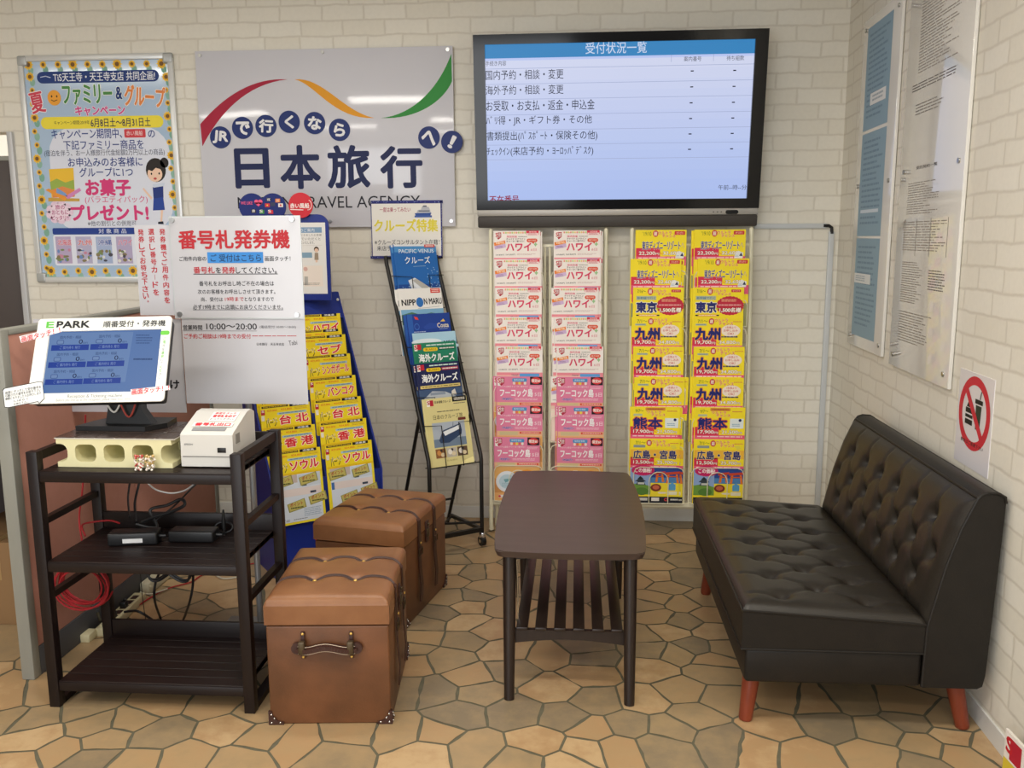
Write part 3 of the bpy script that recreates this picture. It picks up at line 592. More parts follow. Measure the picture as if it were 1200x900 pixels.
def d_resort(p):
    p.text("'19/10", .13, .025, .30, .085, '#6f7a1e', 3, .005); p.disc(.385, .055, .055, .048, '#c9353c', 3); p.text('超', .355, .028, .415, .083, '#f6e9d8', 4, .03)
    p.text('ウルトラ', .44, .02, .70, .07, '#e0573c', 3, .015, 0, '#f6d9a0', .05); p.text('チャンス', .52, .07, .78, .115, '#e0573c', 3.6, .015, 0, '#f6d9a0', .05)
    p.pill(.76, .02, .97, .075, '#cf4038', 3, .4); p.text('ぎりぎり', .80, .03, .93, .066, '#f6dccb', 4)
    p.text('東京ディズニーリゾート', .12, .165, .88, .292, '#27307e', 4, .03, 0, '#efe6dc', .05); p.text('へ', .90, .19, .96, .27, '#b9a5b0', 4)
    yel_price(p, '22,200', '32,600', .325); p.poly([(.8, .36), (.86, .31), (.96, .34), (.95, .42), (.78, .42)], '#e8e8e4', 5); p.poly([(.88, .385), (.92, .335), (.95, .39)], '#24304e', 5.5); p.bars(.8, .37, .88, .41, 2, '#8fa0b0', 5.5, .3); yel_low(p)
def d_tokyo(p):
    p.text('7/16〜', .07, .03, .24, .08, '#6f7a1e', 3, .01); p.disc(.33, .058, .055, .05, '#c9353c', 3); p.text('超', .30, .03, .36, .087, '#f6e9d8', 4, .03)
    p.text('ウルトラ', .38, .03, .64, .075, '#e0573c', 3, .015, 0, '#f6d9a0', .05); p.text('チャンス', .48, .075, .74, .12, '#e0573c', 3.6, .015, 0, '#f6d9a0', .05); p.pill(.75, .03, .94, .07, '#cf4038', 3, .4); p.text('ぎりぎり', .78, .037, .91, .063, '#f6dccb', 4)
    p.rect(.05, .125, .45, .185, '#b9bfa0', 2); p.text('新幹線で行く', .07, .135, .43, .175, '#4f7f9e', 3, .02)
    p.text('東京', .055, .215, .46, .37, '#22296e', 4, .045, 0, '#f2ead2', .06)
    p.disc(.73, .27, .28, .145, '#c2283e', 3, 48, .05); p.bars(.56, .17, .9, .215, 2, '#f0b48c', 4, .45, .2); p.bars(.5, .245, .95, .275, 1, '#e7a6a0', 4, .6, 0); p.text('1,500名様', .53, .30, .95, .37, '#fbf4e6', 4, .035, 0, '#7a2a2a', .04); p.poly([(.46, .3), (.53, .31), (.47, .325)], '#a8b22e', 5)
    p.rect(.05, .405, .52, .425, '#23242c', 3); p.rect(.1, .40, .47, .43, '#e3a648', 3.5); p.bars(.12, .405, .46, .425, 1, '#f6e8c4', 4, .5, 0); yel_low(p)
def d_kyushu(p):
    yel_head(p, '7/1〜'); p.pill(.06, .095, .28, .125, '#b9c09a', 2, .4); p.bars(.08, .1, .26, .12, 1, '#7f94a0', 3, .6, 0)
    p.text('九州', .06, .165, .55, .335, '#1d2470', 4, .05, 0, '#f0a03a', .07); p.disc(.76, .20, .19, .09, '#f6e6d4', 3, 24); p.text('1名様より', .66, .135, .86, .168, '#cf4a3c', 4, .01); p.text('お申し込み', .62, .178, .90, .215, '#cf4a3c', 4, .01); p.text('OK!', .70, .228, .82, .262, '#cf4a3c', 4, .01)
    p.bars(.58, .275, .9, .305, 1, '#3f3a5a', 3, .7, 0); yel_price(p, '19,700', '34,800', .358); yel_low(p)
def d_kumamoto(p):
    p.text('9/7〜', .10, .035, .26, .085, '#7a8a1e', 3, .01); p.pill(.3, .01, .7, .055, '#d78a3a', 3, .5); p.bars(.34, .02, .66, .045, 1, '#9a4a2a', 4, .5, 0); p.text('ウルトラ', .33, .06, .62, .10, '#e0573c', 3, .015, 0, '#f6d9a0', .05); p.text('チャンス', .42, .10, .70, .145, '#e0573c', 3.6, .015, 0, '#f6d9a0', .05); p.bars(.74, .05, .94, .075, 1, '#d78a4a', 3, .6, 0); p.pill(.06, .105, .24, .14, '#b9c09a', 2, .4)
    p.text('熊本', .06, .165, .64, .335, '#1d2470', 4, .035, 0, '#e8733a', .07); p.rect(.70, .17, .97, .32, '#e4ebe8', 3); p.disc(.9, .195, .03, .022, '#1e2a5a', 4); p.text('くまモン', .75, .245, .92, .29, '#8fb0c4', 4) if False else p.bars(.74, .245, .93, .295, 2, '#8fb0c4', 4, .5, .2)
    yel_price(p, '17,900', '21,500', .36); yel_low(p)
def d_hiroshima(p):
    yel_head(p, '7/1〜'); p.pill(.06, .095, .30, .135, '#8f9a94', 2, .6); p.poly([(.8, .1), (.9, .09), (.94, .14), (.86, .16)], '#e8d84a', 3); p.rect(0, .165, 1, .30, '#f0b93c', 2)
    p.text('広島・宮島', .06, .18, .93, .31, '#22296e', 4, .03, 0, '#e9cf8a', .06); yel_price(p, '12,500', '25,700', .345)
    p.rect(0, .415, 1, .45, '#e65f7f', 2.6); p.rect(0, .45, .42, .86, '#8fa9d4', 2.6); p.rect(.42, .45, 1, .69, '#28478f', 2.6); p.rect(.42, .60, 1, .69, '#4f83b8', 2.8); p.rect(.42, .685, 1, .90, '#efdb35', 2.9)
    p.disc(.26, .49, .24, .085, '#c52463', 3.4, 48, .05); p.text('この価格!', .10, .455, .43, .525, '#fbf2ee', 4, .03)
    p.poly([(.0, .72), (.2, .69), (.42, .74), (.42, .87), (0, .87)], '#6f9a3f', 3); p.poly([(.12, .72), (.16, .66), (.14, .66), (.21, .61), (.3, .66), (.28, .66), (.32, .72)], '#3f4a52', 3.5); p.rect(.16, .68, .29, .71, '#c9ccc6', 4); p.poly([(.1, .665), (.21, .6), (.33, .665)], '#39434a', 4.2); p.poly([(.15, .625), (.21, .58), (.28, .625)], '#39434a', 4.2); p.disc(.24, .82, .14, .06, '#557f36', 3.4)
    for x0, x1, yb_ in ((.52, .70, .67), (.74, 1.0, .69)):
        p.poly([(x0+.02, .55), (x0+.06, .55), (x0+.04, yb_), (x0-.01, yb_)], '#e07a2c', 4); p.poly([(x1-.07, .55), (x1-.03, .55), (x1, yb_), (x1-.05, yb_)], '#e07a2c', 4); p.poly([(x0-.03, .52), (x1+.02, .50), (x1+.0, .54), (x0-.02, .56)], '#c9452c', 4.4); p.rect(x0, .575, x1-.02, .592, '#d9602c', 4.2)
    p.disc(.53, .76, .11, .06, '#7a3226', 4, 16); p.disc(.53, .755, .07, .035, '#c96a4a', 4.5, 12); p.disc(.66, .84, .09, .014, '#e9ded0', 4, 12); p.pill(.79, .70, .93, .80, '#5aa0cf', 4, .3); p.poly([(.82, .70), (.86, .67), (.9, .70)], '#5aa0cf', 4); p.rect(.76, .815, .96, .87, '#e8e2c4', 3.4)
    p.rect(0, .90, 1, 1, '#22252c', 3); p.rect(.16, .92, .36, .965, '#c9c6bf', 4); p.rect(.44, .915, .60, .97, '#e2ddd6', 4); p.disc(.74, .945, .04, .025, '#c8373c', 4); p.disc(.74, .945, .022, .014, '#22252c', 4.5); p.bars(.83, .925, .99, .965, 1, '#cfcbc4', 4, .6, 0)
A4 = (.222, .318)
hawaii = booklet('brochure', *A4, .007, '#f1e9e2', d_hawaii, (.43, .5)); phuq = booklet('brochure', *A4, .007, '#e07f9f', d_phuquoc, (.40, .47))
YW = (.236, .318)
yel = {}
for k, dr in (('resort', d_resort), ('tokyo', d_tokyo), ('kyushu', d_kyushu), ('kumamoto', d_kumamoto), ('hiroshima', d_hiroshima)): yel[k] = booklet('brochure', *YW, .008, Y, dr)

# ------------------------------------------------------------------ the two white wire racks
cream = mat('cream_lacquered_steel', '#e3dec2', .35, spec=.5)
LEAN = .115/1.4
def ry(z): return 4.215+LEAN*z                    # front plane of the racks
ROWZ = [1.486, 1.351, 1.216, 1.076, .936, .789, .648, .494]
def white_rack(label, x0, x1, xm):
    t = thing('wire_rack', label, 'brochure rack', ((x0+x1)/2, 4.3, 0), 0, 'white brochure racks')
    for x in (x0, x1):
        mb = MB(); mb.tube([(x, ry(1.485), 1.485), (x, ry(.18), .18), (x, ry(.06), .06), (x, ry(.0)+.012, .022), (x, ry(0)+.05, .013)], .0105, cream, 10); mb.cyl((x, ry(.115), .11), (x, ry(.12), .12), .0125, cream); mb.ball((x, ry(1.485), 1.487), .0105, cream); mb.build('post', t)
        xi = x+(.03 if x == x0 else -.03)
        mb = MB(); mb.tube([(xi, ry(.18)+.01, .175), (xi-(.012 if x == x0 else -.012), ry(.1)+.09, .012), ], .009, cream, 8); mb.build('rear_leg', t)
    for dx in (-.012, .012):
        mb = MB(); mb.tube([(xm+dx, ry(1.41)+.006, 1.41), (xm+dx, ry(.16)+.006, .16)], .0055, cream, 8); mb.build('middle_post', t)
    mb = MB(); mb.beam((x0, ry(1.415)+.004, 1.415), (x1, ry(1.415)+.004, 1.415), .012, .012, cream); mb.build('top_rail', t)
    mb = MB(); mb.beam((x0, ry(.16), .16), (x1, ry(.16), .16), .012, .02, cream); mb.beam((x0, ry(.14)+.035, .14), (x1, ry(.14)+.035, .14), .03, .006, cream); mb.build('bottom_rail', t)
    for xa, xb in ((x0, xm), (xm, x1)):
        for k, zt in enumerate(ROWZ):
            zb = zt-.318; a, e = xa+.018, xb-.018; yb_ = ry(zb); yf = yb_-.028; h = .128 if k < 7 else .178
            mb = MB(); r = .03
            loop = [(a, yb_, zb-.003), (a, yf, zb-.003), (a, yf-.001, zb+h-r), (a+.009, yf-.001, zb+h-.009), (a+r, yf-.001, zb+h), (e-r, yf-.001, zb+h), (e-.009, yf-.001, zb+h-.009), (e, yf-.001, zb+h-r), (e, yf, zb-.003), (e, yb_, zb-.003)]
            mb.tube(loop, .0022, cream, 6); mb.tube([(a, yf, zb-.003), (e, yf, zb-.003)], .0022, cream, 6)
            mb.tube([(a+.002, ry(zb+h*.75)+.01, zb+h*.75), (a, yf-.001, zb+h*.75)], .002, cream, 6); mb.tube([(e-.002, ry(zb+h*.75)+.01, zb+h*.75), (e, yf-.001, zb+h*.75)], .002, cream, 6)
            if k == 7:
                m_, wd = (a+e)/2, (e-a)*.19
                mb.tube([(m_-wd, yf-.003, zb-.003)]+[(m_-wd*math.cos(rad(q)), yf-.003, zb+h*.62+wd*.98*math.sin(rad(q))) for q in range(0, 181, 20)]+[(m_+wd, yf-.003, zb-.003)], .0022, cream, 6)
            mb.build('wire_pocket', t)
    return t
def row_y(k): return ry(ROWZ[k]-.318)-.008
def upright(lean=.5, roll=0): return Matrix.Rotation(rad(-lean), 3, 'X') @ Matrix.Rotation(rad(roll), 3, 'Y')
PX0, PX1 = aty(575, 420, 4.27).x, aty(709, 420, 4.27).x; PM = aty(641, 420, 4.27).x
white_rack('white wire rack of pink and white brochures under the left half of the television', PX0, PX1, PM)
YX0, YX1 = aty(739.5, 420, 4.27).x, aty(878, 420, 4.27).x; YM = aty(807.5, 420, 4.27).x
white_rack('white wire rack of yellow brochures under the right half of the television', YX0, YX1, YM)
def pxx(px, k): return aty(px, 260+34*k, row_y(k)).x
# page centres in the photograph, per row
pl = [606, 607, 608, 607, 609, 609, 609, 606]; pr = [677, 677, 674, 677, 680, 680, 681, 680]
for side, cs in (('left', pl), ('right', pr)):
    for k in range(8):
        proto = hawaii if k < 5 else phuq; x = pxx(cs[k], k); z = ROWZ[k]-.318
        kind = 'white Hawaii brochure' if k < 5 else 'pink island brochure'
        put(proto, (x, row_y(k)-.011, z), upright(), '%s, %s, %s column of the pink and white rack' % (kind, ORD[k], side), group='Hawaii brochures' if k < 5 else 'pink island brochures')
        ex = {('left', 0): .009, ('left', 5): -.017, ('right', 2): .014, ('right', 3): -.010, ('right', 4): -.019, ('right', 6): -.012, ('right', 5): -.03, ('left', 1): .006, ('right', 0): .009}.get((side, k))
        if ex: put(proto if (side, k) != ('right', 5) else hawaii, (x+ex, row_y(k)-.003, z+(-.006 if k == 0 else 0)), upright(), 'spare %s behind the one %s, %s column of its rack' % (kind.split(' ', 1)[1], ORD[k], side), group='Hawaii brochures' if k < 5 else 'pink island brochures')
yk = ['resort', 'resort', 'tokyo', 'kyushu', 'kyushu', 'kyushu', 'kumamoto', 'hiroshima']
kn = {'resort': 'yellow Tokyo resort brochure', 'tokyo': 'yellow Tokyo brochure with red oval', 'kyushu': 'yellow Kyushu brochure', 'kumamoto': 'yellow Kumamoto brochure', 'hiroshima': 'yellow Hiroshima brochure with castle'}
yl = [775, 769, 772, 770, 772, 773, 768, 768]; yr = [844, 848, 842, 841, 843, 842, 844, 843]
for side, cs in (('left', yl), ('right', yr)):
    for k in range(8):
        x = pxx(cs[k], k); z = ROWZ[k]-.318
        put(yel[yk[k]], (x, row_y(k)-.012, z), upright(.5), '%s, %s, %s column of the yellow rack' % (kn[yk[k]], ORD[k], side), group='yellow domestic brochures')
        ex = {('left', 1): .014, ('left', 3): .009, ('left', 5): .013, ('left', 6): .012, ('left', 7): .018, ('right', 0): -.012, ('right', 1): -.018, ('right', 2): -.008, ('right', 5): -.012, ('right', 6): -.012}.get((side, k))
        if ex: put(yel[yk[k]], (x+ex, row_y(k)-.003, z+(.003 if k == 5 else -.004)), upright(.5, 1.5 if (side, k) == ('left', 5) else 0), 'spare yellow brochure behind the one %s, %s column of its rack' % (ORD[k], side), group='yellow domestic brochures')

# ------------------------------------------------------------------ blue stand of overseas brochures
TH = rad(37); u = V((math.cos(TH), math.sin(TH), 0)); wv = V((-math.sin(TH), math.cos(TH), 0))
B0 = V((-1.29, 3.56, 0)); BW = .515
RB = Matrix.Rotation(TH, 3, 'Z')
cobalt = mat('cobalt_card', '#1b2f86', .4, spec=.4); dkpocket = mat('dark_pocket', '#1b2238', .5)
t = thing('brochure_stand', 'tall cobalt blue stepped stand packed with yellow overseas brochures', 'brochure stand', B0+u*BW/2, TH)
def bp_(a, k, z): return B0+u*a+wv*k+V((0, 0, z))
KZ = .58                                     # how far the face leans back per metre above the knee
def face_k(z): return max(0, (z-.42))*KZ
mb = MB()
prof = [(0, 0), (0, .42), (face_k(1.20), 1.20), (face_k(1.20)+.035, 1.20), (.30, .42), (.30, 0)]
for a in (0, BW-.008): mb.prism([bp_(a, k, z) for k, z in prof], u*.008, cobalt)
mb.build('side_panel', t)
mb = MB(); mb.prism([bp_(.008, .004, 0), bp_(BW-.008, .004, 0), bp_(BW-.008, .004, .42), bp_(.008, .004, .42)], wv*.01, cobalt)
pgl = Page(mb, bp_(0, 0.004, .42), u, (0, 0, -1), -wv, size=(BW, .42))
pgl.pill(.36, .56, .70, .69, '#c8283c', 2, .4); pgl.text('赤い風船', .385, .59, .67, .65, '#efe2e2', 3, .015); pgl.line(.39, .668, .60, .672, .012, '#e9d2d2', 3)
mb.build('front_panel', t)
mb = MB(); mb.prism([bp_(.008, .105, .40), bp_(BW-.008, .105, .40), bp_(BW-.008, face_k(1.2)+.012, 1.2), bp_(.008, face_k(1.2)+.012, 1.2)], wv*.01, dkpocket); mb.build('back_panel', t)
mb = MB(); mb.prism([bp_(BW/2-.010, .002, .40), bp_(BW/2+.010, .002, .40), bp_(BW/2+.010, face_k(1.2)+.002, 1.2), bp_(BW/2-.010, face_k(1.2)+.002, 1.2)], wv*.06, cobalt); mb.build('divider', t)
mb = MB(); mb.prism([bp_(.0, face_k(1.10)-.002, 1.08), bp_(BW, face_k(1.10)-.002, 1.08), bp_(BW, face_k(1.2), 1.2), bp_(0, face_k(1.2), 1.2)], wv*.03, cobalt); mb.build('top_panel', t)
BZ = [1.105, 1.010, .925, .830, .738, .645, .553]
for a0 in (.006, .250):
    for k, zt in enumerate(BZ):
        mb = MB(); kf = face_k(zt-.10)+.004; z_ = zt-.10          # a shallow tray: front wall, sides and floor
        mb.prism([bp_(a0-.006, kf, z_-.10), bp_(a0+.240, kf, z_-.10), bp_(a0+.240, kf+.012, z_-.03), bp_(a0-.006, kf+.012, z_-.03)], wv*.004, dkpocket)
        mb.prism([bp_(a0+.236, kf, z_-.10), bp_(a0+.240, kf, z_-.10), bp_(a0+.240, kf+.06, z_-.03), bp_(a0+.236, kf+.06, z_-.03)], wv*.03, dkpocket); mb.build('pocket', t)
# header card
hy = 4.08
hc, hd = aty(300, 252, hy), aty(387, 346, hy)
hx0, hx1, hz1, hz0 = hc.x, hd.x+.004, 1.565, 1.17
mb = MB(); P = []
for cx, sg in ((hx1-.05, 1), (hx0+.05, -1)):
    for q in range(0, 91, 15):
        tt = rad(q if sg > 0 else 90+q); P.append((cx+.05*math.cos(tt), hy, hz1-.05+.05*math.sin(tt)))
P += [(hx0, hy, hz0), (hx1, hy, hz0)]
mb.prism(P, (0, .012, 0), cobalt)
pgh = Page(mb, (hx0, hy, hz1), (1, 0, 0), (0, 0, -1), (0, -1, 0), (270, 220, 6.923))
pgh.rect(330, 285, 790, 860, '#e9e8e6', 1); pgh.rect(440, 322, 742, 365, '#7f9fc0', 2); pgh.text('ご来店のご案内', 470, 330, 682, 358, '#eef1f4', 3); pgh.text('お申込みいただきましたお客様', 440, 376, 740, 392, '#7a7a7e', 2); pgh.text('ご用意していただくと', 470, 404, 732, 426, '#5f5f64', 2); pgh.text('スムーズにいたします。', 500, 434, 682, 456, '#5f5f64', 2)
pgh.line(570, 470, 745, 466, 2, '#c9c6c0', 2); pgh.rect(500, 526, 664, 568, '#86a8bf', 2); pgh.disc(698, 500, 21, 22, '#4a3626', 2); pgh.disc(698, 508, 16, 17, '#e8c9b4', 3); pgh.poly([(684, 528), (712, 528), (716, 585), (682, 585)], '#a08f7c', 2); pgh.rect(690, 585, 708, 605, '#e8c9b4', 2)
pgh.rect(590, 632, 754, 800, '#efe5dc', 2); pgh.disc(610, 660, 18, 18, '#dcb4ac', 3); pgh.bars(590, 770, 740, 790, 2, '#a9a49d', 3); pgh.rect(600, 720, 632, 790, '#b9b6b1', 3)
mb.build('header_card', t)
mb = MB(); mb.ball(bp_(BW-.02, face_k(1.16)-.014, 1.165), .007, white_paint, (1, .6, 1)); mb.build('push_pin', t)
mb = MB(); yd = hy-.016
def rd(cx, cy, r, col, m=mb):
    a = aty(270+cx/6.923, 220+cy/6.923, yd); e = aty(270+(cx+r)/6.923, 220+cy/6.923, yd); m.cyl((a.x, yd, a.z), (a.x, yd+.004, a.z), e.x-a.x, ink(col), seg=36)
rd(175, 155, 106, '#1c2b72'); yd += .0006; rd(345, 155, 106, '#1c2b72'); yd -= .0006; a = aty(270+260/6.923, 220+200/6.923, yd); mb.box(a.x-.03, yd+.001, a.z-.05, a.x+.03, yd+.003, a.z+.03, ink('#1c2b72'))
ph = Page(mb, (0, yd, 1.6), (1, 0, 0), (0, 0, -1), (0, -1, 0), (270, 220, 6.923))
ph.text('WE LIKE', 84, 112, 180, 136, '#d85a86', 3, .03); ph.disc(212, 115, 19, 19, '#ef5a86', 3); ph.disc(243, 115, 19, 19, '#ef5a86', 3); ph.poly([(194, 120), (262, 120), (228, 152)], '#ef5a86', 3)
for x, y, c_ in ((312, 96, '#1f2a4c'), (384, 104, '#e0803a'), (300, 142, '#d0393c'), (344, 134, '#3a3f5c'), (408, 142, '#e8e2de'), (188, 190, '#22222c'), (256, 196, '#3f8a3f'), (328, 196, '#c8303c')): ph.rect(x-20, y-15, x+20, y+15, c_, 3)
for x, y, s_ in ((312, 96, 'HK'), (384, 104, 'ｲﾀﾘｱ'), (188, 188, '旅'), (250, 190, 'S'), (318, 190, 'S')): ph.text(s_, x-13, y-11, x+13, y+11, '#ece8e4', 4, .02)
ph.disc(300, 142, 6, 6, '#ecd24a', 4); ph.disc(408, 142, 8, 8, '#d0393c', 4)
tag(mb.build('double_disc_sign'), 'dark blue twin disc sign with a pink heart and little flags above the ticket notice', 'sign')
mb = MB(); yd -= .003; rd(570, 142, 99, '#cf2f3c', mb); ph = Page(mb, (0, yd, 1.6), (1, 0, 0), (0, 0, -1), (0, -1, 0), (270, 220, 6.923))
ph.text('赤い風船', 484, 126, 640, 166, '#f3e4e2', 3, .03); ph.line(486, 176, 592, 180, 7, '#f3e4e2', 3)
for k in range(9): q0, q1 = rad(-80+k*20), rad(-60+k*20); ph.line(630+28*math.cos(q0), 140+40*math.sin(q0), 630+28*math.cos(q1), 140+40*math.sin(q1), 5, '#f3e4e2', 3)
tag(mb.build('round_sign'), 'red disc sign with white characters behind the ticket notice', 'sign')

def over(main, tail=False):
    def d(p):
        p.rect(.02, .004, .55, .03, '#25231c', 2); p.bars(.05, .008, .53, .026, 1, '#d8b72e', 3, .5, 0); p.rect(.58, 0, .92, .038, '#17171a', 2); p.text('添乗員', .64, .005, .87, .032, '#f0efe8', 3, .02)
        p.text('¥29,800', .12, .055, .32, .085, '#e27a22', 3, .01); p.text('¥34,800', .40, .052, .62, .082, '#e27a22', 3, .01); p.bars(.68, .05, .95, .085, 2, '#c9a23c', 3, .4, .1)
        p.rect(0, .05, .075, .12, '#b8203a', 2); p.text('S', .015, .055, .06, .085, '#f3e9e4', 3, .04); p.rect(0, .13, .06, .20, '#e8e2d4', 2)
        p.rect(.32, .105, .92, .135, '#a9c4cf', 2); p.bars(.36, .11, .88, .13, 1, '#5f7f94', 3, .5, 0)
        p.text('パーン', .08, .165, .30, .29, '#7a6a1a', 3, .03, -6); p.text('パーッと', .10, .16, .31, .24, '#f4ead2', 3.5, -.01, -6)
        wd = .58 if len(main) > 2 else .52
        p.text(main, .36, .145, .36+wd, .265, '#d8242f', 4, .035, -2, '#f7ead8', .06)
        p.rect(0, .30, 1, .33, '#e9c21a', 2)
        if tail:
            p.rect(.05, .33, .95, .97, '#d3dbe6', 2); p.rect(.05, .33, .48, .44, '#c2b3ad', 2.4); p.rect(.5, .34, .95, .5, '#c9d2dc', 2.4); p.rect(.05, .52, .95, .62, '#e0d3cf', 2.4); p.rect(.06, .52, .12, .62, '#3f6aa8', 3); p.rect(.56, .47, .66, .5, '#3c4658', 3); p.rect(.72, .58, .84, .61, '#3c4658', 3)
            for cx, cy in ((.2, .40), (.7, .40), (.42, .74), (.86, .68)):
                c4 = [(cx-.19, cy-.02), (cx+.17, cy-.075), (cx+.2, cy+.05), (cx-.16, cy+.095)]; p.poly(c4, '#8f8a44', 4); p.poly([(x+(cx-x)*.1, y+(cy-y)*.14) for x, y in c4], '#c2b766', 4.5); p.text('ポイント', cx-.13, cy-.035, cx+.13, cy+.015, '#a8432c', 5, .03, -6); p.bars(cx-.12, cy+.025, cx+.14, cy+.055, 1, '#5a5a2c', 5, .6, 0)
            p.bars(.56, .8, .92, .92, 5, '#9fb0c4', 3, .45, .1); p.text('Tabi', .14, .92, .26, .955, '#4a4f5c', 3); p.bars(.34, .93, .62, .95, 1, '#7a7f8a', 3, .5, 0); p.rect(.0, .97, 1, 1, '#ead62a', 3); p.rect(.0, .33, .05, 1, '#ead62a', 3); p.rect(.95, .33, 1, 1, '#ead62a', 3)
        else: p.rect(.05, .35, .95, .97, '#c9d2de', 2)
    return d
kinds = [('ハワイ', 'Hawaii'), ('セブ', 'Cebu'), ('シンガポール', 'Singapore'), ('バンコク', 'Bangkok'), ('台 北', 'Taipei'), ('香 港', 'Hong Kong'), ('ソウル', 'Seoul')]
RBL = RB @ Matrix.Rotation(rad(-8), 3, 'X')
up = RBL @ V((0, 0, 1))
OW = .22
for k, (jp, en) in enumerate(kinds):
    pr_ = booklet('brochure', OW, .318, .007, '#f2d822', over(jp, k == 6))
    for side, a0, cpx in (('left', .006, None), ('right', .250, None)):
        if side == 'left' and k < 3: continue
        topm = bp_(a0+OW/2+.004, face_k(BZ[k])-.050, BZ[k]+.0); base = topm-up*.318
        put(pr_, base, RBL, 'yellow %s brochure with red characters in the %s column of the blue stand' % (en, side), group='yellow overseas brochures')
        if k == 1 and side == 'right': put(pr_, base+wv*.012+V((-.012, 0, .026)), RBL, 'yellow brochure copy sticking up behind the Cebu brochure in the blue stand', group='yellow overseas brochures')
# ------------------------------------------------------------------ black wire stand of cruise magazines
TC = rad(34); u = V((math.cos(TC), math.sin(TC), 0)); wv = V((-math.sin(TC), math.cos(TC), 0))
R1 = V((-.443, 4.03, 0)); CWD = .268; L1 = R1-u*CWD
KN, TP, KB = .45, 1.36, .455
tube_m = mat('black_tube', '#232120', .35, .4)
t = thing('magazine_stand', 'slim black tube stand of cruise magazines on a caster beside the brown trunk', 'magazine stand', (L1+R1)/2, TC)
def mp(a, k, z): return L1+u*a+wv*k+V((0, 0, z))
for a, nm in ((0, 'post'), (CWD, 'post')):
    mb = MB(); mb.tube([mp(a, 0, .07 if a else .05), mp(a, 0, KN-.03), mp(a, .006, KN), mp(a, KB*.5, (KN+TP)/2), mp(a, KB-.005, TP-.02), mp(a, KB, TP+.01)], .0095, tube_m, 10); mb.build('post', t)
    mb = MB(); mb.tube([mp(a, KB*.21, KN+.21*(TP-KN)), mp(a, .38, .012)], .0085, tube_m, 8)
    mb.build('rear_leg', t)
mb = MB(); mb.tube([mp(0, .30, .16), mp(CWD, .30, .16)], .006, tube_m); mb.build('brace', t)
mb = MB(); mb.beam(mp(0, .0, .085), mp(CWD, .0, .085), .02, .02, tube_m); mb.tube([mp(0, .34, .05), mp(CWD, 0, .12)], .006, tube_m); mb.tube([mp(0, 0, .10), mp(CWD, .34, .05)], .006, tube_m); mb.beam(mp(CWD, 0, .085), mp(CWD, .34, .06), .016, .016, tube_m); mb.build('base_bar', t)
for a in (0, CWD):
    mb = MB(); c = mp(a, 0, .028); mb.cyl(c-u*.011, c+u*.011, .024, black_plastic, seg=20); mb.cyl(c-u*.013, c+u*.013, .010, chrome); mb.box(c.x-.014, c.y-.014, .045, c.x+.014, c.y+.014, .07, chrome, .004); mb.build('caster', t)
MN = (wv*(TP-KN)-V((0, 0, KB))).normalized(); MN = -MN if MN.y > 0 else MN
def mz(px, py, off=.0):                         # a point on the leaning front of the stand
    return at(px, py, mp(0, 0, KN)+MN*off, MN)
RM = Matrix.Rotation(TC, 3, 'Z') @ Matrix.Rotation(rad(-14), 3, 'X'); upm = RM @ V((0, 0, 1))
def d_pacific(p):
    p.rect(0, 0, 1, .03, '#e9eaec', 2); p.rect(0, .03, 1, .12, '#4f92cc', 2); p.rect(.72, .005, .97, .05, '#d2443c', 4); p.bars(.75, .012, .94, .04, 1, '#f3d9d2', 5, .6, 0); p.text('PACIFIC VENUS', .10, .075, .93, .135, '#dfe9f2', 4, .01); p.text('クルーズ', .22, .19, .82, .30, '#f2f5f8', 4, .01); p.line(.4, .345, .7, .34, .006, '#9cc0e0', 3)
    p.rect(0, .62, 1, 1, '#1c4a94', 1.5)
    p.poly([(.24, .56), (.40, .52), (.78, .70), (.80, .78), (.62, .83), (.3, .70)], '#e6e9ee', 4); p.poly([(.34, .56), (.44, .535), (.72, .67), (.60, .72)], '#b9b6b0', 4.5); p.poly([(.27, .60), (.62, .78), (.78, .74), (.78, .78), (.62, .83), (.3, .70)], '#cfd6e0', 4.6)
    random.seed(5)
    for k in range(46):
        x, y = (random.uniform(.72, .98), random.uniform(.36, .68)) if k < 26 else (random.uniform(.04, .3), random.uniform(.64, .85)); a = random.random()*3; p.line(x, y, x+.03*math.cos(a), y+.02*math.sin(a), .008, '#a9cbe6', 3)
def d_nippon(p):
    p.rect(0, 0, 1, .32, '#eceae6', 1.5); p.rect(.74, .01, .97, .08, '#d2443c', 3); p.bars(.77, .02, .94, .07, 2, '#f3d9d2', 4, .45, 0); p.text('NIPP', .04, .17, .36, .255, '#191c22', 4, .03); p.disc(.46, .215, .085, .075, '#2f6fb8', 4, 24); p.text('N MARU', .56, .16, .98, .25, '#191c22', 4, .03); p.line(.4, .31, .92, .29, .006, '#9fa3a8', 3)
    p.rect(0, .32, 1, 1, '#7fb0cf', 1.5); p.poly([(0, .40), (.25, .36), (.45, .41), (.7, .38), (1, .42), (1, .55), (0, .55)], '#4f7a5c', 2)
def d_costa(p):
    p.rect(0, 0, .12, 1, '#2a5cae', 2); p.poly([(.16, .03), (.24, .05), (.26, .09), (.18, .08)], '#d8433c', 3); p.disc(.2, .19, .06, .05, '#3f6fc0', 3, 20); p.disc(.2, .19, .048, .038, '#1e3f92', 3.4, 20); p.poly([(.35, .2), (.5, .14), (.7, .16), (.75, .22), (.4, .24)], '#26489e', 2); p.text('Costa', .68, .15, .95, .22, '#e6dcc2', 4, .02); p.poly([(.76, .13), (.84, .09), (.88, .13)], '#e6c25a', 4); p.bars(.72, .235, .92, .25, 1, '#9fb0d8', 3, .5, 0); p.bars(.12, .26, .4, .28, 1, '#b9c6e6', 3, .5, 0)
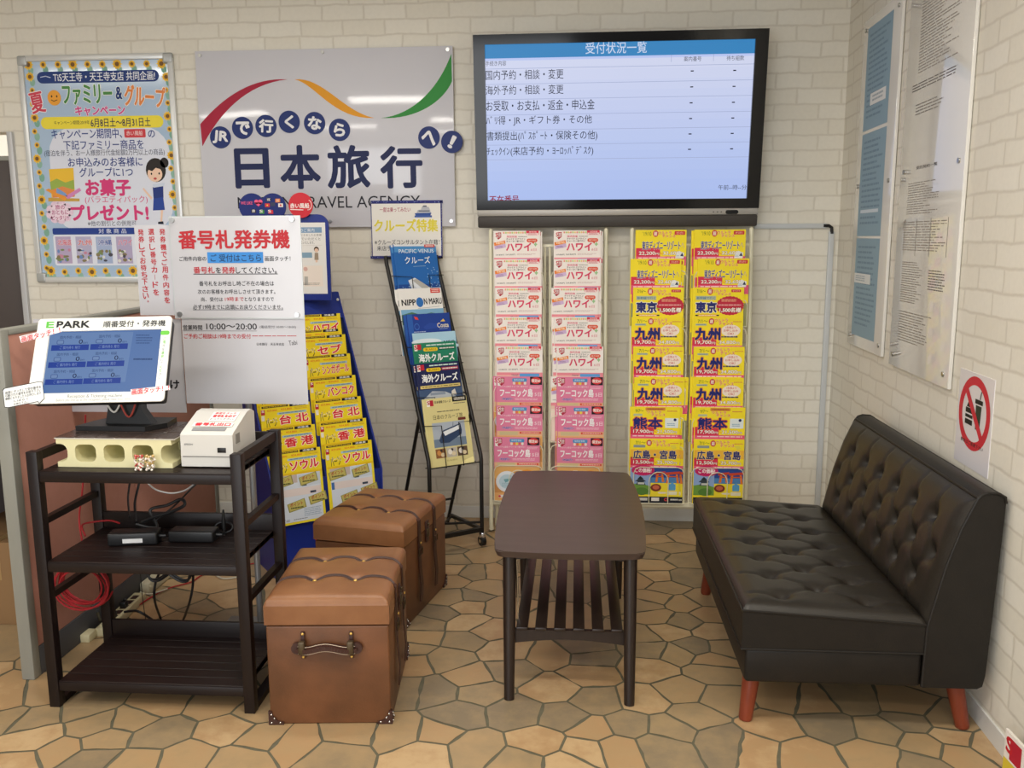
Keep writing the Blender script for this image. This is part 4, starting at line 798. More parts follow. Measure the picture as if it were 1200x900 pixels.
def d_sea(p):
    p.rect(0, 0, 1, .16, '#a9cfe2', 1.5); p.rect(0, .16, 1, 1, '#7fb6d2', 1.5); p.disc(.3, .14, .35, .05, '#dfeaf0', 2); p.disc(.75, .22, .3, .05, '#c3dde9', 2); p.text('クルーズ特集', .10, .20, .5, .25, '#d8425a', 3, .03); p.text('MSC', .70, .14, .95, .19, '#2c2f3a', 3, .02)
def d_kaigai(c1, c2):
    def d(p):
        p.rect(0, 0, 1, .20, c1, 1.4); p.rect(.02, .02, .09, .115, '#eeeae4', 2); p.rect(.09, .02, .18, .10, '#c02236', 2); p.text('S', .03, .03, .085, .09, '#c02236', 3, .04); p.pill(.22, .075, .56, .13, '#e9c526', 3); p.text('親しみ深まる', .27, .085, .52, .12, '#3c3a1e', 4); p.bars(.3, .025, .95, .055, 1, '#cfe3da', 3, .6, 0); p.rect(.58, .075, .97, .12, c2, 2); p.bars(.6, .08, .95, .115, 1, '#dfdcd4', 3, .5, 0)
        p.text('海外クルーズ', .10, .165, .93, .285, '#f2f4f2', 4, .035)
        p.rect(.04, .33, .97, .375, '#d9c47a', 2); p.bars(.08, .34, .93, .365, 1, '#7a6a3a', 3, .5, 0); p.rect(0, .39, 1, 1, '#3f5578', 1.6); p.poly([(.1, .52), (.3, .42), (.6, .44), (.95, .56), (.9, .6), (.15, .6)], '#b9c0c6', 2); p.poly([(.75, .44), (.83, .41), (.86, .5), (.74, .5)], '#d9d4c8', 2.6); p.rect(.25, .44, .6, .48, '#8a95a4', 3)
    return d
def d_japan(p):
    p.rect(.07, .025, .14, .115, '#f1eee4', 2); p.text('S', .08, .035, .135, .085, '#b01c33', 3, .04); p.rect(.14, .025, .22, .11, '#b01c33', 2); p.text('日本発着クルーズ', .25, .04, .62, .08, '#3a3428', 3, .02); p.rect(.66, .0, .99, .075, '#15130f', 2); p.bars(.7, .015, .95, .06, 2, '#e9e4d4', 3, .45, 0); p.bars(.68, .09, .95, .115, 1, '#7a7260', 3, .5, 0)
    p.bars(.28, .19, .8, .215, 1, '#6f6850', 3, .5, 0); p.text('日本のクルーズ旅', .18, .245, .86, .315, '#4f4832', 3, .0); p.pill(.74, .315, .92, .355, '#6a2a22', 3, .4)
    p.rect(.13, .36, .88, .72, '#a9b2bd', 2); p.rect(.13, .60, .88, .72, '#6f8094', 2.3); p.poly([(.25, .62), (.36, .48), (.62, .43), (.78, .40), (.80, .5), (.78, .56), (.48, .665), (.28, .66)], '#2c3f60', 3); p.poly([(.36, .5), (.62, .45), (.76, .42), (.76, .48), (.4, .56)], '#e3e6e8', 3.5); p.line(.6, .43, .62, .37, .01, '#4a4f5a', 3)
    for k, c_ in enumerate(('#8a5a34', '#b9b0a4', '#5a4436')):
        x = .14+k*.25; p.rect(x, .74, x+.235, .875, c_, 2); p.disc(x+.08, .80, .05, .04, '#c98a4a' if k == 0 else '#e4ddd2', 3, 10); p.disc(x+.16, .83, .05, .03, '#d9c9a4', 3, 10); p.disc(x+.13, .77, .03, .02, '#2f2a2a', 3, 8)
    p.text('日本旅行', .38, .91, .62, .935, '#9a8a4a', 3)
    p.poly([(.72, .96), (.98, .91), (1, .93), (1, 1), (.7, 1)], '#f3e6a4', 3)
mags = [('pacific', 460.5, 287, '#2668b4', d_pacific, 'blue cruise magazine showing a white ship from above, topmost on the black stand', .008),
        ('nippon', 466, 339, '#ecebe8', d_nippon, 'white topped cruise magazine with a blue disc in its title', .008),
        ('costa', 476, 369, '#1e3f92', d_costa, 'royal blue cruise magazine on the black stand', .006),
        ('sea', 483, 391, '#a9cfe2', d_sea, 'pale sky blue magazine mostly hidden behind the green one', .006),
        ('green', 483, 403, '#1f7a5c', d_kaigai('#1f7f60', '#0f5a44'), 'green cruise magazine with white characters', .007),
        ('navy', 486.5, 427, '#1b2450', d_kaigai('#1a2250', '#a8304a'), 'navy cruise magazine with white characters and a beige stripe', .007),
        ('gold', 494.5, 468.5, '#d8cc8e', d_japan, 'cream gold cruise magazine with a dark ship photo, lowest on the black stand', .012)]
for nm, px, py, col, dr, lab, th in mags:
    pr_ = booklet('magazine', .222, .318, th, col, dr)
    p = mz(px, py, .025); base = p-upm*.318+u*.111
    put(pr_, base, RM, lab, 'magazine', None)
    if nm in ('pacific', 'nippon', 'costa', 'navy'):
        cp = pr_.copy(); COL.objects.link(cp); place(cp, base+wv*.010+u*-.012-V((0, 0, .004)), RM); tag(cp, {'pacific': 'spare copy at the left edge behind the blue magazine showing a white ship', 'nippon': 'spare copy at the left edge behind the white topped cruise magazine', 'costa': 'spare copy at the left edge behind the royal blue magazine', 'navy': 'spare copy at the left edge behind the navy magazine'}[nm], 'magazine')
    b_ = base+u*0; lo = -.108; zc = b_.z
    mb = MB(); f = lambda a, h, o=.0: base+u*a+upm*h-wv*(th+.012+o)
    hh = .165 if nm != 'gold' else .20
    mb.tube([base+u*-.128+wv*.02+upm*hh, f(-.128, hh), f(-.04, hh-.006), f(-.04, -.002), base+u*-.04+wv*.02], .0022, tube_m, 6)
    mb.tube([base+u*.128+wv*.02+upm*hh, f(.128, hh), f(.05, hh+.002), f(.05, -.002), base+u*.05+wv*.02], .0022, tube_m, 6)
    mb.tube([base+u*-.13+wv*.012, base+u*.13+wv*.012], .0025, tube_m, 6); mb.build('wire_pocket', t)
mb = MB(); mb.tube([mp(0, 0, KN-.035), mp(CWD, 0, KN-.035)], .003, tube_m, 6); mb.tube([mp(0, KB, TP), mp(CWD, KB, TP)], .006, tube_m, 6); mb.build('cross_wire', t)
yc = 4.436
c0, c1 = aty(434.5, 235.5, yc), aty(519, 302, yc)
mb = MB(); mb.box(c0.x, yc, c1.z, c1.x, yc+.004, c0.z, ink('#ece9e2'))
pc = Page(mb, (c0.x, yc, c0.z), (1, 0, 0), (0, 0, -1), (0, -1, 0), (400, 220, 3.75))
bw = 11
for q in ((128, 57, 446, 57+bw), (128, 300, 446, 311), (128, 57, 128+bw, 311), (446-bw, 57, 446, 311)): pc.rect(*q, '#2b2f78', 1)
random.seed(2)
for k in range(90):
    e = k % 4; r = random.random(); x, y = (130+r*312, 62) if e == 0 else (130+r*312, 305) if e == 1 else (133, 60+r*245) if e == 2 else (440, 60+r*245)
    pc.disc(x, y+random.uniform(-3, 3), 1.6, 1.6, '#8f9ad0', 2, 6)
pc.text('一度は乗ってみたい', 168, 86, 304, 106, '#b04a62', 3, .012); pc.text('クルーズ特集', 144, 140, 424, 192, '#e3d43e', 4, .03, 0, '#f4f0d8', .03)
pc.text('※クルーズコンサルタント在籍！', 146, 228, 432, 250, '#2c2f38', 3); pc.text('来店予約をどうぞ', 156, 256, 330, 276, '#2c2f38', 3)
pc.poly([(322, 112), (396, 110), (390, 126), (330, 128)], '#2f4f9a', 3); pc.poly([(330, 112), (336, 98), (350, 96), (354, 84), (384, 84), (390, 98), (394, 110)], '#b9bcc4', 3); pc.rect(340, 100, 388, 104, '#5a5f6c', 4); pc.poly([(356, 84), (360, 78), (374, 78), (376, 84)], '#5a5f6c', 3.4); pc.rect(322, 122, 398, 130, '#3f5fa8', 3.4)
tag(mb.build('title_card'), 'white title card with navy border and yellow characters above the cruise magazines', 'card')

# ------------------------------------------------------------------ coffee table
wood = mat('dark_walnut', '#453731', .36, noise=(3, .55, '#382b26', (1.2, 14, 14)), spec=.5)
wood2 = mat('dark_walnut_legs', '#211713', .4, noise=(6, .5, '#2b1f19', (14, 14, 2)))
TX, TY0, TY1, TZ = -.017, 2.612, 3.575, .495
ang = rad(-1.2)
t = thing('coffee_table', 'dark walnut coffee table with boat shaped top and slatted shelf below', 'table', (TX, 3.05, 0))
mb = MB(); n = 24; P = []
def hwid(s_): return .236+.020*math.sin(math.pi*s_)
cy0 = .012
outline = []
for k in range(n+1): outline.append((hwid(k/n), TY0+.03+(TY1-TY0-.06)*k/n))
for k in range(1, 6): q = k/6; outline.append((hwid(1)-.03*(1-math.cos(q*math.pi/2)), TY1-.03+.03*math.sin(q*math.pi/2)))
for k in range(9): q = 1-k/4; outline.append((q*(hwid(1)-.03), TY1+.010*(1-q*q)))
out2 = [(-x, y) for x, y in outline[:n+6]][::-1]
outline += out2
for k in range(1, 6): q = k/6; outline.append((-hwid(0)+.03*(1-math.cos(q*math.pi/2)), TY0+.03-.03*math.sin(q*math.pi/2)))
for k in range(9): q = -1+k/4; outline.append((q*(hwid(0)-.03), TY0-.012*(1-q*q)))
for k in range(5, 0, -1): q = k/6; outline.append((hwid(0)-.03*(1-math.cos(q*math.pi/2)), TY0+.03-.03*math.sin(q*math.pi/2)))
bmt = bmesh.new(); vs = [bmt.verts.new((x, y, 0)) for x, y in outline]; f = bmt.faces.new(vs); ex = bmesh.ops.extrude_face_region(bmt, geom=[f])
for v in [g for g in ex['geom'] if isinstance(g, bmesh.types.BMVert)]: v.co.z = .021
cxm, cym = 0, (TY0+TY1)/2
for v in bmt.verts:
    if v.co.z < .01: v.co.x *= .965; v.co.y = cym+(v.co.y-cym)*.99
eds = [e for e in bmt.edges if all(v.co.z > .02 for v in e.verts)]
bmesh.ops.bevel(bmt, geom=eds, offset=.004, segments=3, affect='EDGES')
mb.merge(bmt, wood, Matrix.Translation((TX, 0, TZ-.021))); mb.build('tabletop', t)
for sx, yb_, yt_ in ((-1, 2.62, 2.672), (1, 2.608, 2.668), (-1, 3.47, 3.42), (1, 3.45, 3.41)):
    mb = MB(); x = TX+sx*.19; mb.tube([(x, yb_, 0), (x, (yb_+yt_)/2, .24), (x, yt_, TZ-.02)], [.0165, .0195, .0215], wood2, 20); mb.build('leg', t)
for yq in (2.648, 3.44):
    mb = MB(); m_ = 10; top_, bot_ = .232, []
    P = [(TX-.185+.37*k/m_, yq, .176+.016*math.sin(math.pi*k/m_)) for k in range(m_+1)]+[(TX+.185, yq, .222), (TX-.185, yq, .222)]
    mb.prism(P, (0, .018, 0), wood2); mb.build('shelf_rail', t)
for k in range(6):
    x = TX-.150+.300*k/5
    mb = MB(); mb.box(x-.0185, 2.640, .222, x+.0185, 3.465, .234, wood2, .003); mb.build('slat', t)
mb = MB()
for x in (TX-.19, TX+.19): mb.box(x-.009, 2.68, TZ-.06, x+.009, 3.41, TZ-.021, wood2, .002)
mb.box(TX-.19, 3.405, TZ-.06, TX+.19, 3.42, TZ-.021, wood2, .002)
mb.prism([(TX-.18+.36*k/10, 2.672, TZ-.034-.016*(1-math.sin(math.pi*k/10))) for k in range(11)]+[(TX+.18, 2.672, TZ-.021), (TX-.18, 2.672, TZ-.021)], (0, .014, 0), wood2); mb.build('apron', t)
mb = MB(); mb.tube([(TX-.17, 2.69, .47), (TX-.165, 2.70, .235)], .0035, chrome); mb.build('shelf_hanger', t)

# ------------------------------------------------------------------ sofa
leather = mat('black_leather', '#211d18', .38, noise=(14, .5, '#2a251e', (1, 1, 1)), bump=(180, .25), spec=.42)
leather2 = mat('black_leather_side', '#1b1815', .46, noise=(14, .4, '#231f1b', (1, 1, 1)), bump=(220, .2), spec=.32)
redwood = mat('red_stained_wood', '#7a3420', .35, noise=(8, .6, '#8f4329', (6, 6, 1.2)))
SX0, SX1, SY0, SY1 = .487, 1.196, 2.472, 3.575
t = thing('sofa', 'black buttoned leather two-seat armless sofa on red wooden legs by the right wall', 'sofa', ((SX0+SX1)/2, (SY0+SY1)/2, 0))
def segdist(x, y, a, e):
    dx, dy = e[0]-a[0], e[1]-a[1]; q = max(0, min(1, ((x-a[0])*dx+(y-a[1])*dy)/(dx*dx+dy*dy))); return math.hypot(x-a[0]-q*dx, y-a[1]-q*dy)
def tuft(x, y, pts, segs, L, Wd, amp):
    ed = min(1, min(x, L-x, y, Wd-y)/.055); ed = max(0, ed); ed = ed*(2-ed)
    h = amp*ed
    for p in pts: d2 = (x-p[0])**2+(y-p[1])**2; h -= .019*math.exp(-d2/(2*.019**2))
    for a, e in segs:
        d = segdist(x, y, a, e)
        if d < .03: h -= .0042*math.exp(-d*d/(2*.0055**2))
    return h
def tuft_layout(L, Wd, rows, margin):
    pts = []; segs = []; R_ = []
    for yv, nn in rows:
        r = [(L*(k+.5)/nn if nn == max(q[1] for q in rows) else L*(k+1)/(nn+1), yv) for k in range(nn)]; R_.append(r); pts += r
    for A, B in zip(R_, R_[1:]):
        for a in A:
            for e in B:
                if abs(a[0]-e[0]) < L/max(len(A), len(B))*.75: segs.append((a, e))
    for a in R_[0]: segs.append((a, (a[0], max(0, a[1]-.09))))
    for a in R_[-1]: segs.append((a, (a[0], min(Wd, a[1]+.09))))
    return pts, segs
SL = SY1-SY0; SWd = 1.004-SX0
pts, segs = tuft_layout(SL, SWd, [(.125, 7), (.25, 6), (.375, 7)], 0)
def seat_z(d): return .392-.03*(d/SWd)
def seat_p(i, j, off=0):
    y, d = i*SL, j*SWd
    ed = min(d, y, SL-y); rnd = -.012*max(0, 1-ed/.02)**2
    return V((SX0+d, SY0+y, seat_z(d)+rnd+tuft(y, d, pts, segs, SL, SWd, .017)+off))
mb = MB(); mb.grid(lambda i, j: seat_p(i, j), 150, 72, leather)
mb.prism([(SX0, SY0, .262), (SX0+SWd, SY0, .262), (SX0+SWd, SY0, seat_z(SWd)-.012), (SX0, SY0, .380)], (0, SL, 0), leather2)
cush = mb.build('seat_cushion', t, 60)
mb = MB()
edge = [(SX0-.001, SY0-.001, .381), (SX0+SWd, SY0-.001, seat_z(SWd)-.012)]
mb.tube([(SX0+SWd, SY0-.001, seat_z(SWd)-.011), (SX0-.001, SY0-.001, .381), (SX0-.001, SY1+.001, .381), (SX0+SWd-.05, SY1+.001, seat_z(SWd)-.011)], .0042, leather2, 8)
mb.tube([(SX0+SWd, SY0-.001, .262), (SX0-.001, SY0-.001, .262), (SX0-.001, SY1, .262)], .003, leather2, 6); mb.build('piping', cush)
mb = MB()
for p in pts: q = seat_p(p[0]/SL, p[1]/SWd); mb.ball(q+V((0, 0, .001)), .0095, leather, (1, 1, .55))
mb.build('button', cush)
mb = MB(); mb.box(SX0+.012, SY0+.004, .155, SX0+SWd, SY1-.004, .262, leather2, .012, 3); mb.build('seat_base', t)
prof = [(1.008, .345), (1.024, .42), (1.048, .53), (1.082, .64), (1.118, .725), (1.128, .738), (1.145, .744), (1.175, .742), (1.192, .732), (1.196, .715), (1.190, .5), (1.180, .2), (1.174, .166), (1.160, .158), (1.006, .158)]
front = prof[:5]
cum = [0]
for a, e in zip(front, front[1:]): cum.append(cum[-1]+math.hypot(e[0]-a[0], e[1]-a[1]))
BL = cum[-1]
def fr(s_):
    s_ = min(s_, BL-1e-6); k = max(i for i in range(len(cum)-1) if cum[i] <= s_); q = (s_-cum[k])/(cum[k+1]-cum[k]); a, e = front[k], front[k+1]
    return V((a[0]+(e[0]-a[0])*q, 0, a[1]+(e[1]-a[1])*q)), V((-(e[1]-a[1]), 0, e[0]-a[0])).normalized()
bpts, bsegs = tuft_layout(SL, BL, [(.10, 6), (.195, 7), (.29, 6)], 0)
def back_p(i, j, off=0):
    p, nrm = fr(j*BL); return p+V((0, SY0+i*SL, 0))+nrm*(tuft(i*SL, j*BL, bpts, bsegs, SL, BL, .020)+off)
mb = MB(); mb.grid(lambda i, j: back_p(i, j), 150, 56, leather)
for yq in (SY0, SY1): mb.face([(x, yq, z) for x, z in prof], leather2)
rest = prof[4:]+[prof[0]]
for a, e in zip(rest, rest[1:]): mb.face([(a[0], SY0, a[1]), (a[0], SY1, a[1]), (e[0], SY1, e[1]), (e[0], SY0, e[1])], leather2)
back = mb.build('backrest', t, 50)
mb = MB()
for yq in (SY0-.001, SY1+.001): mb.tube([(x, yq, z) for x, z in [(1.004, .162)]+prof[:10]], .004, leather2, 8)
mb.tube([(1.120, SY0, .728), (1.120, SY1, .728)], .0042, leather2, 8); mb.tube([(1.194, SY0, .73), (1.194, SY1, .73)], .0038, leather2, 8); mb.build('piping', back)
mb = MB()
for p in bpts: q = back_p(p[0]/SL, p[1]/BL); nrm = fr(p[1])[1]; mb.ball(q+nrm*.001, .0095, leather, (.6, 1, 1))
mb.build('button', back)
for x, y, dx, dy in ((SX0+.055, SY0+.10, -.022, -.03), (1.13, SY0+.095, .028, -.03), (SX0+.07, SY1-.08, -.02, .02), (1.12, SY1-.09, .02, .02)):
    mb = MB(); mb.tube([(x, y, .160), (x+dx*.97, y+dy*.97, .006), (x+dx, y+dy, 0)], [.0275, .0205, .018], redwood, 20); mb.build('leg', t)

# ------------------------------------------------------------------ trunk stools
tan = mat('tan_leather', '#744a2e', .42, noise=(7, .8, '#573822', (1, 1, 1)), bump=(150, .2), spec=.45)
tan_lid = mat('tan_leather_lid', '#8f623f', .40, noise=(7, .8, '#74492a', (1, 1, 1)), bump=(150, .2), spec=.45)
strap_m = mat('dark_brown_strap', '#3d221b', .45); brass = mat('old_brass', '#5a4e3c', .38, .7); stud = mat('gold_stud', '#e0b860', .3, .5)
def trunk(label, loc, rz, TWx=.372, TLy=.455, Hb=.318, Ht=.405):
    t = thing('trunk_stool', label, 'stool', loc, rz, 'tan trunk stools'); X = XF[t]
    hx, hy = TWx/2, TLy/2
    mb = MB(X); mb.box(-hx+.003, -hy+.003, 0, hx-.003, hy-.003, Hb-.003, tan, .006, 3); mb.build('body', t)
    cords = (-hy*.36, hy*.36); sx = (-hx*.34, hx*.34)
    def top(x, y):
        ed = min(1, max(0, min(hx-abs(x), hy-abs(y)))/.034); e2 = math.sqrt(max(0, 1-(1-ed)**2)); h = Ht-.026+.026*e2+.010*e2*max(0, 1-(x/hx)**2)*max(0, 1-(y/hy)**2)
        for c in cords:
            s_ = 0
            for k, (a, e) in enumerate(((-hx, sx[0]), (sx[0], sx[1]), (sx[1], hx))):
                if a <= x <= e: s_ = math.sin(math.pi*(x-a)/(e-a))
            h -= .006*(1-s_*.6)*e2*math.exp(-((y-c-.010*s_)/.008)**2/2)
            for q in sx: h -= .011*math.exp(-((x-q)**2+(y-c)**2)/(2*.017**2))
        return h
    def cord_y(x, c):
        for a, e in ((-hx, sx[0]), (sx[0], sx[1]), (sx[1], hx)):
            if a <= x <= e: return c+.012*math.sin(math.pi*(x-a)/(e-a))
        return c
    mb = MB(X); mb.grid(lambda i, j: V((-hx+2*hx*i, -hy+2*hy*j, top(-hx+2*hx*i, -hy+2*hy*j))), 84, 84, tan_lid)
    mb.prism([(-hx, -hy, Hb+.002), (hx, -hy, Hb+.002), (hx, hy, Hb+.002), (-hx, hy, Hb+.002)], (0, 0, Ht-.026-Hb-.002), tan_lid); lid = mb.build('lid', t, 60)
    mb = MB(X)
    for c in cords:
        for o in (-.004, .004):
            mb.tube([(x, cord_y(x, c)+o, top(x, cord_y(x, c)+o)+.0015) for x in [-hx+.003+(2*hx-.006)*k/40 for k in range(41)]], .0026, strap_m, 6)
    mb.build('cord', lid)
    for c in cords:
        for q in sx: mb = MB(X); mb.ball((q, c-.001, top(q, c)+.0035), .0072, stud, (1, 1, .7)); mb.build('stud', lid)
    for c in cords:                               # straps over the right hand side, each with its buckle
        mb = MB(X); zt = top(hx-.006, c); pth = [(hx-.012, c, zt+.004), (hx+.003, c, zt-.012), (hx+.0035, c, Hb), (hx+.004, c, .20), (hx+.010, c, .12), (hx+.006, c, .055)]
        for a, e in zip(pth, pth[1:]): mb.beam(a, e, .026, .0035, strap_m, (1, 0, .01) if abs(e[2]-a[2]) > .02 else (0, 0, 1))
        sm = mb.build('strap', t)
        mb = MB(X); z = .255; y0, y1 = c-.017, c+.017
        mb.tube([(hx+.008, y0, z-.013), (hx+.008, y1, z-.013), (hx+.008, y1, z+.013), (hx+.008, y0, z+.013)], .0026, brass, 6, True); mb.ball((hx+.009, c, .29), .0045, stud, (.6, 1, 1)); mb.build('buckle', sm)
    mb = MB(X); mb.box(hx, -.016, Hb-.05, hx+.006, .016, Hb+.035, strap_m, .003); mb.box(hx+.004, -.013, Hb-.03, hx+.011, .013, Hb+.006, brass, .004); mb.ball((hx+.01, 0, Hb+.022), .005, brass); mb.build('latch', t)
    # carrying handle on the near end
    y = -hy; mb = MB(X); n = 20; zc = .258
    def hz(q): return zc-.004+.010*math.cos(q*math.pi)*1.0*(1 if abs(q) < .75 else 0)
    for k in range(n):
        a, e = -1+2*k/n, -1+2*(k+1)/n; pa = V((a*.088, y-.012-.012*(1-a*a), zc+.007*math.cos(a*2.4*math.pi/2)-.003)); pe = V((e*.088, y-.012-.012*(1-e*e), zc+.007*math.cos(e*2.4*math.pi/2)-.003)); mb.beam(pa, pe, .012, .026, strap_m, (0, -1, 0))
    for sxx in (-1, 1): mb.cyl((sxx*.088, y-.016, zc-.006), (sxx*.088, y-.005, zc-.006), .0175, strap_m, seg=20)
    hd_ = mb.build('handle', t)
    mb = MB(X)
    for zz in (.0115, -.0115): mb.tube([(q*.085, y-.0195-.012*(1-q*q), zc+.007*math.cos(q*1.2*math.pi)-.003+zz) for q in [-1+k/10 for k in range(21)]], .0009, ink('#c9b9a4'), 4)
    mb.build('stitching', hd_)
    for sxx in (-1, 1):
        mb = MB(X); x = sxx*.072; mb.box(x-.0095, y-.030, zc-.020, x+.0095, y-.012, zc+.020, brass, .003); mb.box(x-.006, y-.006, zc-.042, x+.006, y, zc+.042, strap_m, .002)
        for zz in (-.036, .036): mb.ball((x, y-.006, zc+zz), .0045, stud)
        mb.build('handle_bracket', hd_)
    for sxx in (-1, 1):                           # studded corner guards at the foot
        for syy in (-1, 1):
            mb = MB(X); x, yy_ = sxx*hx, syy*hy
            def guard(ax):
                P = []
                L_ = .044
                arc = [(0, 0), (L_, 0)]+[(L_*math.cos(rad(q))*.98+0, L_*math.sin(rad(q))*.98) if False else (L_-.8*L_*math.sin(rad(q)), L_-.8*L_*math.cos(rad(q))) for q in range(0, 91, 15)]+[(0, L_)]
                for d_, z_ in arc:
                    P.append((x-sxx*d_, yy_+syy*.0015, max(z_, .0)) if ax == 0 else (x+sxx*.0015, yy_-syy*d_, max(z_, .0)))
                mb.prism(P, (0, -syy*.004, 0) if ax == 0 else (-sxx*.004, 0, 0), strap_m)
                for d_, z_ in ((.008, .008), (.034, .008), (.008, .034), (.017, .022)):
                    mb.ball((x-sxx*d_, yy_+syy*.002, z_) if ax == 0 else (x+sxx*.002, yy_-syy*d_, z_), .0034, chrome)
            guard(0); guard(1); mb.build('corner_guard', t)
    return t
def rot2(x, y, a): return V((x*math.cos(a)-y*math.sin(a), x*math.sin(a)+y*math.cos(a), 0))
a1, a2 = rad(4.5), rad(-11.5)
trunk('tan leather trunk stool with a dark handle on its near end, closest to the camera', V((-.735, 2.435, 0))+rot2(0, .2275, a1), a1)
trunk('tan leather trunk stool standing behind the other, nearer the magazine stand', V((-.633, 3.107, 0))+rot2(-.186, .2275, a2), a2)
# ------------------------------------------------------------------ rose partition and the office behind it
PXX = -1.80
rose = mat('rose_partition_cloth', '#b98473', .8, noise=(40, .25, '#ae7967', (1, 1, 1)), bump=(300, .15)); postgrey = mat('partition_post_grey', '#8f8f86', .5); dkbase = mat('dark_base_rail', '#4a4a4c', .5)
t = thing('partition', 'low rose coloured cloth partition with a grey end post behind the shelf cart', 'partition', (PXX, 3.3, 0))
mb = MB(); mb.box(PXX-.045, 2.64, 0, PXX+.0, 2.68, 1.175, postgrey, .004); mb.build('end_post', t)
for a, e, nm in ((2.682, 3.40, 'cloth_panel'), (3.404, 4.18, 'cloth_panel')):
    mb = MB(); mb.box(PXX-.04, a, .10, PXX-.004, e, 1.155, rose, .003); mb.build(nm, t)
mb = MB(); mb.box(PXX-.044, 2.68, 1.155, PXX, 4.18, 1.175, postgrey, .004); mb.build('top_rail', t)
mb = MB(); mb.box(PXX-.044, 2.68, 0, PXX, 4.18, .10, dkbase, .003); mb.build('base_rail', t)
mb = MB(); mb.box(PXX-.045, 4.18, 0, PXX, 4.22, 1.175, postgrey, .004); mb.build('end_post', t)
mb = MB(); mb.box(PXX+.002, 3.36, 0, PXX+.045, 4.1, .052, mat('cream_duct', '#cfc8ac', .5), .008); tag(mb.build('cable_duct'), 'cream floor cable duct along the foot of the rose partition', 'cable duct')
dark_panel = mat('dark_office_panel', '#4c4340', .55)
t = thing('office_screen', 'dark brown office screen filling the opening left of the poster', 'screen', (-3.3, 4.54, 0))
mb = MB(); mb.box(-3.69, 4.50, .04, -2.90, 4.54, 1.86, dark_panel, .003); mb.build('panel', t); mb = MB(); mb.box(-3.69, 4.495, 1.86, -2.90, 4.545, 1.885, postgrey, .002); mb.box(-3.69, 4.495, 0, -2.90, 4.545, .04, postgrey, .002); mb.build('rail', t)
t = thing('office_desk', 'grey office desk with papers glimpsed left of the rose partition', 'desk', (-2.35, 3.2, 0)); greyd = mat('desk_grey', '#b4b2ac', .5)
mb = MB(); mb.box(-2.75, 2.86, .70, -1.90, 3.75, .73, greyd, .004); mb.build('desktop', t); mb = MB(); mb.box(-2.75, 3.70, 0, -1.90, 3.73, .70, dark_panel); mb.build('modesty_panel', t)
for x in (-2.74, -1.94):
    mb = MB(); mb.box(x, 2.90, 0, x+.03, 3.70, .70, dark_panel); mb.build('side_panel', t)
mb = MB(); mb.box(-2.30, 2.95, .73, -1.95, 3.25, .86, mat('brochure_pile', '#c9b98a', .6, noise=(40, .9, '#d9d6cc', (1, 1, 12))), .002); tag(mb.build('paper_tray'), 'pile of papers on the grey desk left of the partition', 'papers')
mb = MB(); mb.box(-2.40, 3.05, 0, -1.98, 3.45, .33, mat('cardboard', '#8f6f4a', .8), .004); mb.box(-2.2, 3.049, .18, -2.17, 3.452, .332, mat('packing_tape', '#a8895c', .3)); tag(mb.build('cardboard_box'), 'brown cardboard box under the grey desk', 'box')
mb = MB(); mb.box(-2.75, 3.30, .73, -2.72, 3.72, 1.13, black_plastic, .004); mb.box(-2.4, 3.45, .74, -1.94, 3.47, 1.05, black_plastic, .006); mb.box(-2.25, 3.42, .73, -2.1, 3.52, .75, black_plastic, .004); tag(mb.build('computer_monitor'), 'back of a black monitor on the grey desk left of the partition', 'monitor')

# ------------------------------------------------------------------ ticket notice on its stand, with papers
YS = 2.98
t = thing('sign_stand', 'clear fronted ticket machine notice with big red characters on a grey pole stand', 'sign', (-1.17, 3.03, 0))
def sp(px, py): return aty(px, py, YS)
v5 = (140, 230, 3.6)
tl, tr, br2, bl2 = sp(198.5, 254), sp(351.5, 252), sp(357, 373), sp(204, 374)
sx0_, sx1_, sz0_, sz1_ = (tl.x+bl2.x)/2, (tr.x+br2.x)/2, (bl2.z+br2.z)/2, (tl.z+tr.z)/2
mb = MB(); mb.box(sx0_, YS, sz0_, sx1_, YS+.003, sz1_, mat('clear_acrylic_plate', '#c3c8ca', .08, spec=.5)); mb.box(sx0_+.004, YS-.0006, sz0_+.004, sx1_-.004, YS, sz1_-.004, mat('glossy_notice', '#c3c3c8', .16, coat=.2))
ps = Page(mb, (sx0_, YS-.0006, sz1_), (1, 0, 0), (0, 0, -1), (0, -1, 0), v5)
RED, INK = '#b52a33', '#26262b'
ps.text('番号札発券機', 248, 145, 718, 219, RED, 3, .03)
ps.text('ご用件内容の', 252, 254, 367, 273, INK, 3, .012); ps.rect(370, 236, 608, 281, '#3a86d0', 4); ps.text('ご 受付はこちら', 384, 245, 598, 275, '#1f3d63', 5, .015); ps.text('画面タッチ！', 613, 253, 722, 273, INK, 3, .015)
ps.text('番号札', 312, 298, 402, 325, RED, 3, .025); ps.text('を', 406, 300, 429, 324, INK, 3, .02); ps.text('発券', 432, 298, 489, 325, RED, 3, .025); ps.text('してください。', 491, 299, 664, 325, INK, 3, .015); ps.rect(312, 327, 668, 329, INK, 3)
ps.text('番号札をお呼出し時ご不在の場合は', 336, 358, 652, 378, INK, 3, .01); ps.text('次のお客様をお呼出しさせて頂きます。', 330, 393, 658, 412, INK, 3, .01)
ps.text('尚、受付は', 344, 426, 437, 444, INK, 3, .01); ps.text('19時まで', 445, 424, 525, 443, RED, 3, .01); ps.text('となりますので', 528, 425, 652, 443, INK, 3, .01); ps.text('必ず19時までに店頭にお戻りくださいませ。', 310, 457, 690, 477, INK, 3, .01); ps.rect(310, 478, 692, 480, INK, 3)
mb.build('notice_plate', t)
mb = MB()
for px, py in ((202, 258), (342.5, 257), (211, 368), (348.5, 369)):
    p = sp(px, py); mb.cyl((p.x, YS-.007, p.z), (p.x, YS+.006, p.z), .0085, steel)
mb.build('screw', t)
